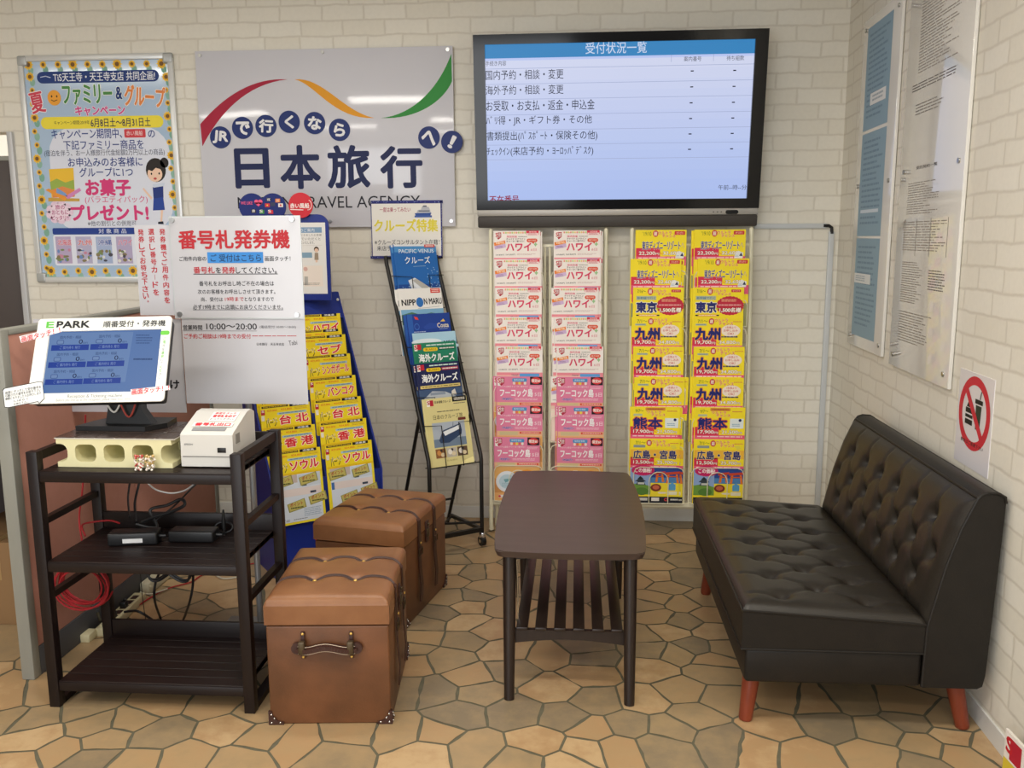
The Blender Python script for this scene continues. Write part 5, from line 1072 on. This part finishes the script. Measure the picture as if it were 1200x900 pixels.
p = sp(301, 700)
mb = MB(); mb.cyl((-1.165, 3.03, .012), (-1.165, 3.03, sz1_-.05), .011, mat('grey_pole', '#9a9b9c', .35, .6)); mb.build('pole', t)
mb = MB(); mb.box(-1.172, YS+.003, sz0_+.08, -1.158, 3.03, sz0_+.11, steel); mb.box(-1.172, YS+.003, sz1_-.1, -1.158, 3.03, sz1_-.07, steel); mb.build('bracket', t)
mb = MB(); mb.box(-1.33, 2.90, 0, -1.0, 3.16, .012, mat('grey_pole'), .004); mb.build('base_plate', t)
a, c = sp(213, 376), sp(362, 473); a2_ = sp(217, 474)
lx0, lx1, lz0, lz1 = (a.x+a2_.x)/2, (sp(355, 375).x+c.x)/2, (a2_.z+c.z)/2, a.z
mb = MB(); mb.box(lx0, YS+.006, lz0, lx1, YS+.008, lz1+.01, mat('laminated_notice', '#c3c3c9', .28))
pl_ = Page(mb, (lx0, YS+.006, lz1), (1, 0, 0), (0, 0, -1), (0, -1, 0), v5)
pl_.text('営業時間', 268, 543, 350, 564, INK, 3, .015); pl_.text('10:00〜20:00', 366, 537, 580, 562, INK, 3, .015); pl_.rect(268, 567, 580, 569, INK, 2); pl_.text('(電話受付 10:00〜18:00)', 592, 545, 745, 559, '#4a4a50', 3)
pl_.text('ご予約ご相談は19時までの受付', 272, 580, 555, 601, RED, 3, .015); pl_.bars(560, 586, 748, 594, 1, RED, 3, .35, 0)
pl_.text('日本旅行　天王寺支店', 579, 618, 695, 630, INK, 3, .01); pl_.text('Tabi', 713, 608, 750, 628, '#4a4a50', 3, -.01, -6)
tag(mb.build('opening_hours_notice'), 'white paper with opening hours hanging below the red lettered notice', 'notice')
sl = [sp(140+x/3.6, 230+y/3.6) for x, y in ((55, 122), (207, 119), (232, 500), (90, 502))]
vx0, vx1, vz1, vz0 = (sl[0].x+sl[3].x)/2, (sl[1].x+sl[2].x)/2+.01, sl[0].z, sl[3].z
mb = MB(); mb.box(vx0, YS+.004, vz0, vx1, YS+.0055, vz1, mat('laminated_notice'))
pv = Page(mb, (vx0, YS+.004, vz1), (1, 0, 0), (0, 0, -1), (0, -1, 0), v5)
for s_, xa, ya_, xb, yb_ in (('発券機でご用件内容を', 181, 150, 202, 438), ('選択し番号カードを', 134, 150, 155, 405), ('発券してお待ち下さい。', 90, 152, 114, 450)):
    n = len(s_)
    for k, ch in enumerate(s_):
        x = xa+(xb-xa)*k/(n-1); y = ya_+(yb_-ya_)*k/(n-1); w_, h_ = 14, 12.5
        if ch in '。': pv.text(ch, x+4, y-10, x+10, y-3, RED, 3, .03); continue
        if ch == 'ー': pv.rect(x-1.5, y-11, x+1.5, y+11, RED, 3); continue
        pv.text(ch, x-w_*.9, y-h_, x+w_*.9, y+h_, RED, 3, .025)
tag(mb.build('vertical_notice'), 'narrow white paper with vertical red characters left of the ticket notice', 'notice')
wl = [aty(0+x/4.09, 340+y/4.09, YS+.02) for x, y in ((200, 600), (890, 568), (838, 140))]
mb = MB(); zt_, zb_ = wl[2].z, (wl[0].z+wl[1].z)/2; mb.box(wl[0].x, YS+.02, zb_, (wl[1].x+wl[2].x)/2+.012, YS+.022, zt_, mat('laminated_notice'))
pw = Page(mb, (wl[0].x, YS+.02, zt_), (1, 0, 0), (0, 0, -1), (0, -1, 0), (0, 340, 4.09))
pw.text('順番受付', 700, 430, 800, 474, INK, 3, .04); pw.text('け', 816, 432, 860, 472, INK, 3, .04)
tag(mb.build('reception_notice'), 'white paper notice mostly hidden behind the kiosk screen', 'notice')

# ------------------------------------------------------------------ shelf cart
esp = mat('espresso_wood', '#1c1211', .45, noise=(4, .5, '#251916', (1, 14, 14)), spec=.35); esp_s = mat('espresso_frame', '#1a1110', .42, spec=.35)
CX0, CX1, CY0, CY1 = -1.632, -1.003, 2.478, 2.835
t = thing('shelf_cart', 'dark brown three tier wooden shelf carrying the ticket kiosk', 'shelf', ((CX0+CX1)/2, (CY0+CY1)/2, 0))
for x in (CX0, CX1):
    for y in (CY0, CY1-.026):
        mb = MB(); mb.box(x-.017, y, 0, x+.017, y+.032, .825, esp_s, .002); mb.build('leg', t)
    for z in (.808, .60, .36): mb = MB(); mb.beam((x, CY0+.02, z), (x, CY1-.01, z), .02, .028 if z > .8 else .02, esp_s); mb.build('side_rail', t)
    mb = MB(); mb.beam((x, CY0+.02, .01), (x, CY1-.01, .01), .03, .02, esp_s); mb.build('foot_rail', t)
for zt_ in (.765, .480, .088):
    mb = MB(); n = 7; dp = (CY1-CY0-.01)/n
    for k in range(n): mb.box(CX0+.017, CY0+.006+k*dp, zt_-.018, CX1-.017, CY0+.006+(k+1)*dp-.0028, zt_, esp, .0012, 1)
    mb.box(CX0+.017, CY0+.01, zt_-.020, CX1-.017, CY1-.01, zt_-.003, esp_s)
    sh = mb.build('shelf', t)
    mb = MB(); mb.box(CX0+.017, CY0+.003, zt_-.034, CX1-.017, CY0+.015, zt_-.004, esp_s, .002); mb.build('front_edge', sh)
    mb = MB(); mb.box(CX0+.017, CY1-.022, zt_-.03, CX1-.017, CY1-.008, zt_+.055, esp_s, .002); mb.build('rear_lip', sh)

# ------------------------------------------------------------------ foam riser with tile top
foam = mat('cream_foam', '#e2dcae', .75, bump=(160, .3)); ZT = .766
fx0, fx1 = -1.585, -1.222; fy0, fy1 = 2.535, 2.775; fh = .088
t = thing('foam_riser', 'cream foam block with rounded holes and a brown tile top under the kiosk', 'riser', ((fx0+fx1)/2, (fy0+fy1)/2, ZT))
def rr(x0, y0, x1, y1, r, n=5):
    P = []
    for cx, cy, q0 in ((x1-r, y1-r, 0), (x0+r, y1-r, 90), (x0+r, y0+r, 180), (x1-r, y0+r, 270)):
        for k in range(n+1): q = rad(q0+90*k/n); P.append((cx+r*math.cos(q), cy+r*math.sin(q)))
    return P
L_ = fx1-fx0
def notch(x, s_):      # half hole open at the end of the block
    r = .022; P = [(x, .072)]
    for k in range(6): q = rad(90*k/5); P.append((x+s_*(.012+r*math.sin(q))-s_*0, .072-r*(1-math.cos(q)) if False else .072-r+r*math.cos(q)))
    for k in range(6): q = rad(90*k/5); P.append((x+s_*(.012+r*math.cos(q)), .016+r-r*math.sin(q)))
    P.append((x, .016)); return P
outer = [(0, 0), (L_, 0)]+notch(L_, -1)[::-1]+[(L_, fh), (0, fh)]+notch(0, 1)
hw = .066; gap = (L_-.068-3*hw)/4
holes = [rr(.034+gap+(hw+gap)*k, .017, .034+gap+(hw+gap)*k+hw, .071, .018) for k in range(3)]
T = Matrix(((1, 0, 0, fx0), (0, 0, -1, fy0+.06), (0, 1, 0, ZT), (0, 0, 0, 1)))
mb = MB(); mb.plate(outer, holes, T, .12, foam); mb.box(fx0+.03, fy0+.12, ZT, fx1-.03, fy1, ZT+fh, foam); mb.box(fx0, fy0+.12, ZT, fx1, fy1, ZT+.016, foam); mb.box(fx0, fy0+.12, ZT+.072, fx1, fy1, ZT+fh, foam); mb.build('foam_block', t)
mb = MB(); z = ZT+fh; mb.box(fx0-.004, fy0-.002, z, fx1+.012, fy1+.004, z+.003, mat('grout_white', '#c9c4ba', .5)); nx, ny = 6, 3; tw, td = (L_+.016)/nx, (fy1-fy0+.006)/ny
for i in range(nx):
    for j in range(ny): mb.box(fx0-.004+i*tw+.002, fy0-.002+j*td+.002, z+.002, fx0-.004+(i+1)*tw-.002, fy0-.002+(j+1)*td-.002, z+.0055, mat('brown_tile', '#41342f', .25, noise=(20, .5, '#53443c', (1, 1, 1))), .001, 1)
mb.build('tile_top', t)
ZK = ZT+fh+.006

# ------------------------------------------------------------------ kiosk screen
k1, k2, k3, k4 = aty(46.5, 373, 2.668), aty(202.4, 371.8, 2.692), aty(31, 475, 2.548), aty(192, 469, 2.572)
KU = ((k2-k1)+(k4-k3)).normalized(); KW = ((k3-k1)+(k4-k2)); KW = (KW-KU*KW.dot(KU)).normalized(); KNn = KW.cross(KU); KNn = -KNn if KNn.y > 0 else KNn
KWd, KH = ((k2-k1).length+(k4-k3).length)/2, ((k3-k1).length+(k4-k2).length)/2
K0 = (k1+k2+k3+k4)/4-KU*KWd/2-KW*KH/2
t = thing('ticket_kiosk', 'touch screen ticket kiosk with white face plate on a black stand', 'kiosk', (-1.45, 2.68, ZK))
vk = (0, 340, 4.09)
mb = MB(); T = Matrix(((KU.x, -KW.x, KNn.x, K0.x), (KU.y, -KW.y, KNn.y, K0.y), (KU.z, -KW.z, KNn.z, K0.z), (0, 0, 0, 1)))
pk = Page(mb, K0, KU, KW, KNn, vk)
ua, va = pk.uv(240, 200); ub, vb_ = pk.uv(745, 485)
mb.plate(rr(0, -KH, KWd, 0, .012), [[(ua, -va), (ub, -va), (ub, -vb_), (ua, -vb_)]], T, .006, mat('white_gloss_plastic', '#e9ebe6', .25, spec=.5))
pk.O = K0+KNn*.003; W_ = '#e9ebe6'
pk.text('E', 226, 153, 257, 180, '#5fbf4a', 3, .03); pk.text('PARK', 276, 151, 428, 178, '#26282a', 3, .04); pk.text('順番受付・発券機', 497, 149, 792, 172, '#26282a', 3, .015)
pk.text('Reception & Ticketing machine', 325, 501, 585, 516, '#8a8f92', 3); pk.text('Before you line up at the reception, please issue your ticket.', 270, 521, 632, 530, '#a9adaf', 3)
pk.pill(770, 195, 812, 214, '#6cc24a', 3)
for k, ch in enumerate('ご用件を選択してください'): pk.text(ch, 784-k*2.2, 226+k*17, 795-k*2.2, 239+k*17, '#6cc24a' if k % 4 < 2 else '#9aa3a6', 3, .01)
mb.build('face_plate', t)
mb = MB(); pk.mb = mb; pk.O = K0-KNn*.006; G = lambda c_: glow(c_, .62)
mb.face([pk.p3(ua-.004, va-.004, 0), pk.p3(ub+.004, va-.004, 0), pk.p3(ub+.004, vb_+.004, 0), pk.p3(ua-.004, vb_+.004, 0)], G('#6a90cf'))
pk.poly([(222, 205), (640, 200), (600, 440), (195, 445)], G('#7da0d8'), 1)
for r in range(3):
    for c_ in range(2):
        x = 262-r*15+c_*187-(c_*r)*2; y = 226+r*82-c_*5
        pk.text('国内予約・相談', x+28, y-6, x+128, y+6, G('#2f4a80'), 3); pk.pill(x+12, y+14, x+44, y+34, G('#4f6fae'), 3, .6); pk.pill(x+15, y+17, x+41, y+31, G('#86a6da'), 3.4, .5)
        pk.text('0', x+118, y+11, x+134, y+31, G('#1f2f5c'), 3, .01); pk.text('組待ち', x+138, y+22, x+160, y+31, G('#2f4a80'), 3)
        pk.rect(x-14, y+38, x+162, y+61, G('#2a4fb4'), 2); pk.text('ご 案内待ち 発行', x+26, y+43, x+122, y+56, G('#9db8ee'), 3)
pk.bars(652, 212, 735, 262, 4, G('#3f5f98'), 3, .3, .3); pk.bars(640, 325, 730, 337, 1, G('#3f5f98'), 3, .6, 0)
mb.build('screen', t)
def kp(u, v, n): return K0+KU*u+KW*v+KNn*n
mb = MB(); mb.obox(kp(KWd/2, KH/2+.002, -.028), KU, KW, KNn, KWd/2-.006, KH/2-.004, .017, black_plastic, .01); mb.build('display_housing', t)
for pts_, s_, rot in (([(92, 222), (290, 172), (298, 188), (100, 254)], None, 0),):
    pass
def sticker(pts4, txt, n, box):
    mb = MB(); pg = Page(mb, K0+KNn*.0035, KU, KW, KNn, vk); a = [pg.p3(*pg.uv(*q), 0) for q in pts4]; mb.prism(a, KNn*.0006, ink('#efeff0')); pg.O = K0+KNn*.0042
    pg.text(txt, *box, '#d2323c', 3, .02, n); return mb.build('sticker', t)
sticker([(92, 222), (288, 176), (296, 200), (102, 253)], '画面タッチ！！', -14, (106, 202, 286, 226)); sticker([(626, 476), (812, 457), (816, 478), (628, 500)], '画面タッチ！！', -6, (634, 467, 808, 490))
mb = MB(); pg = Page(mb, K0+KNn*.0035, KU, KW, KNn, vk)
a = [pg.p3(*pg.uv(*q), 0) for q in ((12, 480), (20, 470), (190, 437), (204, 440), (214, 520), (204, 530), (188, 546), (182, 535), (40, 564), (22, 562))]
mb.prism(a, KNn*.0006, ink('#1f2022')); pg.O = K0+KNn*.0042; pg.poly([(15, 482), (22, 473), (190, 440), (202, 443), (211, 519), (202, 527), (188, 541), (183, 532), (40, 561), (24, 559)], '#eef0ef', 1)
for k, s_ in enumerate(('画面にタッチして受付番号を', '印刷された番号をお取り下さい', '順番になりましたらお呼びします', 'しばらく', 'お待ち下さい')): pg.text(s_, 28+(k > 2)*40, 476+k*15-(k < 3)*3, 196-(k > 2)*60, 486+k*15-(k < 3)*3, '#2a2b2e', 3, .01, -9)
mb.build('speech_bubble_sticker', t)
bx, by = -1.435, 2.70
mb = MB(); bm_ = [(-.135, 2.62), (.09, 2.62), (.135, 2.68), (.125, 2.77), (-.09, 2.77), (-.12, 2.70)]
mb.prism([(bx+x, y, ZK) for x, y in bm_], (0, 0, .016), black_plastic); mb.build('stand_base', t)
mb = MB(); mb.prism([(bx-.058, 2.66, ZK+.016), (bx+.095, 2.66, ZK+.016), (bx+.062, 2.665, ZK+.06), (bx+.055, 2.67, ZK+.19), (bx-.05, 2.67, ZK+.19), (bx-.05, 2.665, ZK+.06)], (0, .035, 0), black_plastic); mb.build('stand_neck', t)
mb = MB(); mb.tube([(bx-.045+.045*k/10, 2.652, ZK+.085-.03*math.sin(math.pi*k/10)) for k in range(11)], .003, white_paint); mb.build('white_cable', t)
mb = MB(); mb.tube([(bx+.0+.05*k/10, 2.652, ZK+.085-.045*math.sin(math.pi*k/10)) for k in range(11)], .003, ink('#b0483c')); mb.build('red_cable', t)

# ------------------------------------------------------------------ receipt printer
pwht = mat('printer_white', '#d7d5cf', .4); px0, px1, py0, py1 = -1.198, -1.035, 2.545, 2.735
t = thing('receipt_printer', 'white receipt printer with red lettered labels on the right of the shelf top', 'printer', ((px0+px1)/2, (py0+py1)/2, ZT))
mb = MB(); P = [(py0, ZT+.004), (py0, ZT+.036), (py0+.002, ZT+.102), (py0+.012, ZT+.108), (py1-.06, ZT+.150), (py1-.025, ZT+.152), (py1, ZT+.14), (py1, ZT+.004)]
mb.prism([(px0, y, z) for y, z in P], (px1-px0, 0, 0), pwht); b_ = mb
mb.build('housing', t)
mb = MB(); mb.box(px0+.006, py0-.002, ZT+.034, px1-.006, py0+.002, ZT+.037, mat('seam_grey', '#8a8883', .5)); mb.build('tray_seam', t)
mb = MB(); sl_ = (ZT+.150-ZT-.108)/(py1-.06-py0-.012); mb.obox((( px0+px1)/2, py0+.026, ZT+.108+.014*sl_+.001), (1, 0, 0), V((0, 1, sl_)).normalized(), V((0, -sl_, 1)).normalized(), .052, .008, .0015, mat('printer_grey', '#8f9091', .4)); mb.build('paper_slot', t)
mb = MB(); mb.box(px1-.048, py0-.002, ZT+.048, px1-.022, py0+.002, ZT+.063, black_plastic, .001); mb.build('switch', t)
mb = MB(); mb.box(px1-.003, py0+.025, ZT+.07, px1+.002, py0+.055, ZT+.10, mat('seam_grey')); mb.build('side_latch', t)
mb = MB(); pg = Page(mb, (px0, py0-.0004, ZT+.102), (1, 0, 0), (0, 0, -1), (0, -1, 0), size=(px1-px0, .098)); pg.text('EPSON', .08, .27, .24, .32, '#7a7b80', 2, .02); mb.build('lettering', t)
SU = V((1, 0, 0)); SW = -V((0, 1, sl_)).normalized(); SN = V((0, -sl_, 1)).normalized()
mb = MB(); o_ = V((px0+.022, py0+.060, ZT+.108+.048*sl_))+SN*.0035; mb.obox(o_+SU*.063+SW*.011, SU, SW, SN, .063, .011, .0006, ink('#efefec')); pg = Page(mb, o_+SN*.0006, SU, SW, SN, size=(.126, .022)); pg.text('番号札出口', .06, .12, .94, .88, '#d8323f', 2, .05); mb.build('front_label', t)
mb = MB(); o_ = V((px0+.060, py0+.122, ZT+.108+.110*sl_))+SN*.002; mb.obox(o_+SU*.042+SW*.027, SU, SW, SN, .042, .027, .0006, ink('#efefec')); pg = Page(mb, o_+SN*.0006, SU, SW, SN, size=(.084, .054)); pg.text('画面をタッチ', .1, .05, .9, .26, '#d8323f', 2, .02); pg.text('番号札を必ず', .08, .34, .94, .6, '#d8323f', 2, .05); pg.text('とってください。', .05, .70, .95, .9, '#3a3a3e', 2, .01); mb.build('top_label', t)
for x in (px0+.02, px1-.02): mb = MB(); mb.cyl((x, py0+.02, ZT), (x, py0+.02, ZT+.005), .006, black_plastic); mb.build('foot', t)

# ------------------------------------------------------------------ two small bead figures
for k, (x, hue, lab) in enumerate(((-1.312, '#b8483c', 'tiny red and clear bead figure, left of the pair on the shelf front'), (-1.278, '#c9a86a', 'tiny gold and clear bead figure, right of the pair on the shelf front'))):
    mb = MB(); clr = mat('clear_bead', '#e6ddd2', .06, spec=.7); cb = mat('bead_'+hue.strip('#'), hue, .1, spec=.7); y = 2.508
    random.seed(20+k)
    for cz, cr in ((.012, .011), (.031, .0125)):
        for q in range(26):
            v = V((random.gauss(0, 1), random.gauss(0, 1), random.gauss(0, 1))).normalized(); mb.ball(V((x, y, ZT+cz))+v*cr, .0036, random.choice((clr, clr, cb)), seg=8)
    for sx in (-1, 1):
        mb.ball((x+sx*.010, y, ZT+.044), .0048, cb, seg=8); mb.ball((x+sx*.008, y-.009, ZT+.004), .004, clr, seg=8); mb.ball((x+sx*.004, y-.0125, ZT+.033), .0018, black_plastic, seg=6)
    tag(mb.build('bead_figure'), lab, 'figurine', 'bead figures')

# ------------------------------------------------------------------ adapters, cables and power strip
rub = mat('black_rubber', '#131315', .45); ZM = .481
def rope(name, pts, r, m, label, cat='cable', parent=None, smooth=6):
    P = [V(p) for p in pts]; out = []
    for i in range(len(P)-1):
        p0, p1, p2, p3 = P[max(i-1, 0)], P[i], P[i+1], P[min(i+2, len(P)-1)]
        for k in range(smooth):
            q = k/smooth; out.append(.5*((2*p1)+(p2-p0)*q+(2*p0-5*p1+4*p2-p3)*q*q+(3*p1-p0-3*p2+p3)*q**3))
    out.append(P[-1]); mb = MB(); mb.tube(out, r, m, 8); o = mb.build(name, parent)
    return tag(o, label, cat) if not parent else o
for k, (x0, y0, wd, dp, h, rz, lab) in enumerate(((-1.425, 2.66, .155, .06, .042, .18, 'black power adapter with a white label, left on the middle shelf'), (-1.245, 2.70, .15, .062, .038, .02, 'black power adapter without a label, right on the middle shelf'))):
    t = thing('power_adapter', lab, 'adapter', (x0, y0, ZM), rz, 'power adapters'); X = XF[t]; mb = MB(X); mb.box(-wd/2, -dp/2, 0, wd/2, dp/2, h, black_plastic, .006, 3); mb.build('body', t)
    if k == 0: mb = MB(X); mb.box(-.03, -dp/2-.0008, .010, .032, -dp/2, .024, ink('#d9dadb'), 0); pg = Page(mb, X @ V((-.03, -dp/2-.0008, .024)), X.to_3x3() @ V((1, 0, 0)), (0, 0, -1), X.to_3x3() @ V((0, -1, 0)), size=(.062, .014)); pg.bars(.08, .2, .92, .8, 2, '#55565a', 1, .4, .1); mb.build('label_plate', t)
    mb = MB(X); mb.tube([(wd/2, 0, h*.5), (wd/2+.02, 0, h*.5)], [.007, .005], rub); mb.build('cord_boot', t)
def am(px, py, y): return aty(px, py, y)
rope('cable_bundle', [(-1.44, 2.70, ZM+.05), (-1.38, 2.72, .515), am(176, 598, 2.74), am(196, 592, 2.74), am(212, 585, 2.74), am(216, 592, 2.73), am(200, 600, 2.73), am(180, 606, 2.72), am(166, 612, 2.72)], .0055, rub, 'thick folded black cable tied beside the adapters on the middle shelf')
rope('power_cable', [am(160, 612, 2.74), am(158, 590, 2.80), am(163, 566, 2.86), am(165, 552, 2.88), (-1.42, 2.86, .80)], .004, rub, 'black cable dropping from the kiosk to the left adapter')
rope('display_cable', [am(152, 606, 2.74), am(150, 585, 2.84), am(152, 566, 2.87), (-1.5, 2.86, .80)], .0032, rub, 'thin black cable beside the thicker one behind the shelf')
rope('printer_cable', [am(183, 610, 2.76), am(205, 592, 2.79), am(222, 575, 2.84), am(231, 566, 2.86), (-1.14, 2.86, .78)], .003, rub, 'black printer cable rising to the printer')
rope('printer_lead', [am(174, 567, 2.87), am(183, 574, 2.90), am(200, 578, 2.92), am(216, 575, 2.92), am(228, 567, 2.87)], .0028, ink('#d8d8d4'), 'white lead hanging in a shallow curve below the top shelf')
c = V((-1.165, 2.75, ZM))
t = thing('tied_cable', 'small black cable tied in a loop standing right of the adapters', 'cable', c); mb = MB()
mb.tube([(c.x+.03*math.cos(rad(q)), c.y+.008*math.sin(rad(q)), ZM+.028+.016*math.sin(rad(q))) for q in range(0, 360, 24)], .0035, rub, 8, True); mb.build('loop', t); mb = MB(); mb.tube([(c.x, c.y, ZM), (c.x, c.y, ZM+.045), (c.x+.002, c.y, ZM+.088)], [.006, .007, .003], rub); mb.build('stem', t)
# red network cable coil
lan = ink('#a5262c'); mb = MB(); cc = aty(97, 683, 2.772); P = []
random.seed(4)
for q in range(0, 360*7, 18):
    r_ = 1+.13*math.sin(q/360*2.1)+.05*math.sin(q*.37); P.append(V((cc.x+.086*r_*math.cos(rad(q)), 2.772+.018*math.sin(q*.013), cc.z+.074*r_*math.sin(rad(q))-.008)))
mb.tube(P, .0032, lan, 7)
tag(mb.build('network_cable_coil'), 'coil of red network cable hanging at the left of the shelf', 'cable')
rope('network_cable', [cc+V((.02, 0, .07)), am(93, 612, 2.86), am(96, 580, 2.87), am(99, 540, 2.88), (-1.68, 2.87, .86)], .003, lan, 'red network cable running up behind the left of the shelf')
rope('network_lead', [am(100, 628, 2.68), am(96, 616, 2.72), am(107, 612, 2.75), am(128, 610, 2.76), am(140, 613, 2.74)], .003, lan, 'short red cable looping over the middle shelf behind the left adapter')
# power strip on the floor
A, E = atz(121, 735, .03), atz(162, 697, .03); dirv = (E-A).normalized(); nrm = V((-dirv.y, dirv.x, 0)); strip = mat('cream_plastic', '#cfc6a0', .45)
t = thing('power_strip', 'cream power strip lying along the partition below the shelf', 'power strip', (A+E)/2-V((0, 0, .03)), math.atan2(dirv.y, dirv.x))
Ls = .34; m_ = (A+E)/2; m_.z = 0
mb = MB(); mb.obox(m_+V((0, 0, .0165)), dirv, nrm, (0, 0, 1), Ls/2, .024, .0165, strip, .004); mb.build('body', t)
for k in range(6):
    c = m_+dirv*(-Ls/2+.05+k*.048)+V((0, 0, .033)); mb = MB(); mb.obox(c, dirv, nrm, (0, 0, 1), .017, .012, .001, mat('socket_brown', '#3a2420', .4)); mb.build('socket', t)
for k in (1, 3):
    c = m_+dirv*(-Ls/2+.05+k*.048)+V((0, 0, .046)); t2 = thing('power_plug', 'black power plug in the cream power strip, %s end' % ('nearer' if k == 1 else 'farther'), 'plug', c-V((0, 0, .012))); mb = MB(); mb.obox(c, dirv, nrm, (0, 0, 1), .014, .012, .012, rub, .004); mb.build('body', t2); mb = MB(); mb.tube([c+V((0, 0, .01)), c+V((.012, -.01, .026))], [.006, .004], rub); mb.build('cord_boot', t2)
g = atz(130, 730, .01)
rope('black_cable', [am(114, 716, 2.85), atz(118, 728, .03), atz(130, 737, .02), atz(150, 742, .015), atz(172, 738, .012), atz(186, 733, .012), atz(198, 735, .012)], .0055, rub, 'thick black cord lying on the floor in front of the power strip')
rope('black_cable', [atz(146, 717, .05), atz(160, 716, .03), atz(172, 722, .012), atz(180, 730, .012), atz(160, 734, .012), atz(140, 733, .012)], .005, rub, 'black cord with a plug looping on the floor beside the power strip')
rope('black_cable', [am(192, 664, 2.88), am(183, 680, 2.90), am(181, 702, 2.92), atz(188, 724, .01), atz(194, 738, .006), (-1.36, 2.93, .005)], .0045, rub, 'black cord dropping to the floor, left of the hanging pair')
rope('black_cable', [am(226, 663, 2.88), am(226, 685, 2.90), am(222, 706, 2.92), atz(214, 728, .01), atz(206, 740, .006)], .0045, rub, 'black cord dropping to the floor, right of the hanging pair')
P = []
for q in range(0, 721, 30):
    P.append(am(197, 672, 2.86)+V((.078*math.cos(rad(q)), .012*math.sin(rad(q*.3)), -.030*math.sin(rad(q*2))-.006*math.sin(rad(q*.5)))))
rope('looped_cable', P, .0042, rub, 'black cord bundled in loops hanging under the middle shelf', smooth=3)
rope('floor_network_cable', [atz(155, 715, .006), atz(172, 703, .006), atz(196, 690, .006), atz(224, 682, .006), atz(243, 672, .006), (-1.42, 3.75, .006)], .003, lan, 'red network cable running over the floor away from the power strip')
rope('white_cable', [atz(196, 690, .008), atz(176, 696, .02), atz(164, 694, .03)], .003, ink('#c9c6b4'), 'short white cord at the far end of the power strip')
rope('white_cable', [atz(284, 675, .006), atz(262, 678, .006), atz(248, 670, .006), atz(246, 664, .006), (-1.5, 3.9, .006)], .0035, ink('#c9c6b4'), 'white cord curling on the floor right of the red cable')
rope('thin_cable', [am(164, 664, 2.87), am(167, 700, 2.89), am(172, 735, 2.92)], .0015, rub, 'thin black wire hanging in front of the power strip')
# wooden floor block and box behind the shelf
mb = MB(); p = atz(100, 752, 0); mb.box(p.x-.03, p.y-.01, 0, p.x+.022, p.y+.05, .03, strip, .004); tag(mb.build('duct_end_cap'), 'cream end block beside the power strip at the partition foot', 'cap')

# ------------------------------------------------------------------ brochure holder just inside the right edge of the picture
t = thing('low_brochure_holder', 'white wire holder low by the right wall with a red marked brochure', 'brochure holder', (1.165, 2.08, 0)); mb = MB()
for y in (2.02, 2.20): mb.tube([(1.185, y, .005), (1.185, y, .5)], .006, cream)
mb.tube([(1.185, 2.02, .02), (1.185, 2.20, .02)], .004, cream); mb.tube([(1.185, 2.02, .5), (1.185, 2.20, .5)], .005, cream); mb.tube([(1.165, 2.02, .03), (1.165, 2.20, .03)], .003, cream); mb.build('wire_frame', t)
bk_ = booklet('brochure', .20, .13, .008, '#ece4dc', lambda p: (p.rect(.04, .05, .22, .3, '#f3ece6', 2), p.rect(.14, .08, .42, .55, '#b81e34', 3), p.text('S', .05, .1, .2, .42, '#c3202e', 4, .04), p.rect(.5, .35, .9, .9, '#8fa9d0', 2), p.rect(.0, .6, .4, 1, '#d8c03a', 2), p.rect(.5, .05, .9, .3, '#e0764a', 3)))
put(bk_, (1.170, 2.19, .012), Matrix.Rotation(rad(-88), 3, 'Z'), 'white brochure with a red square emblem low at the right edge by the wall')
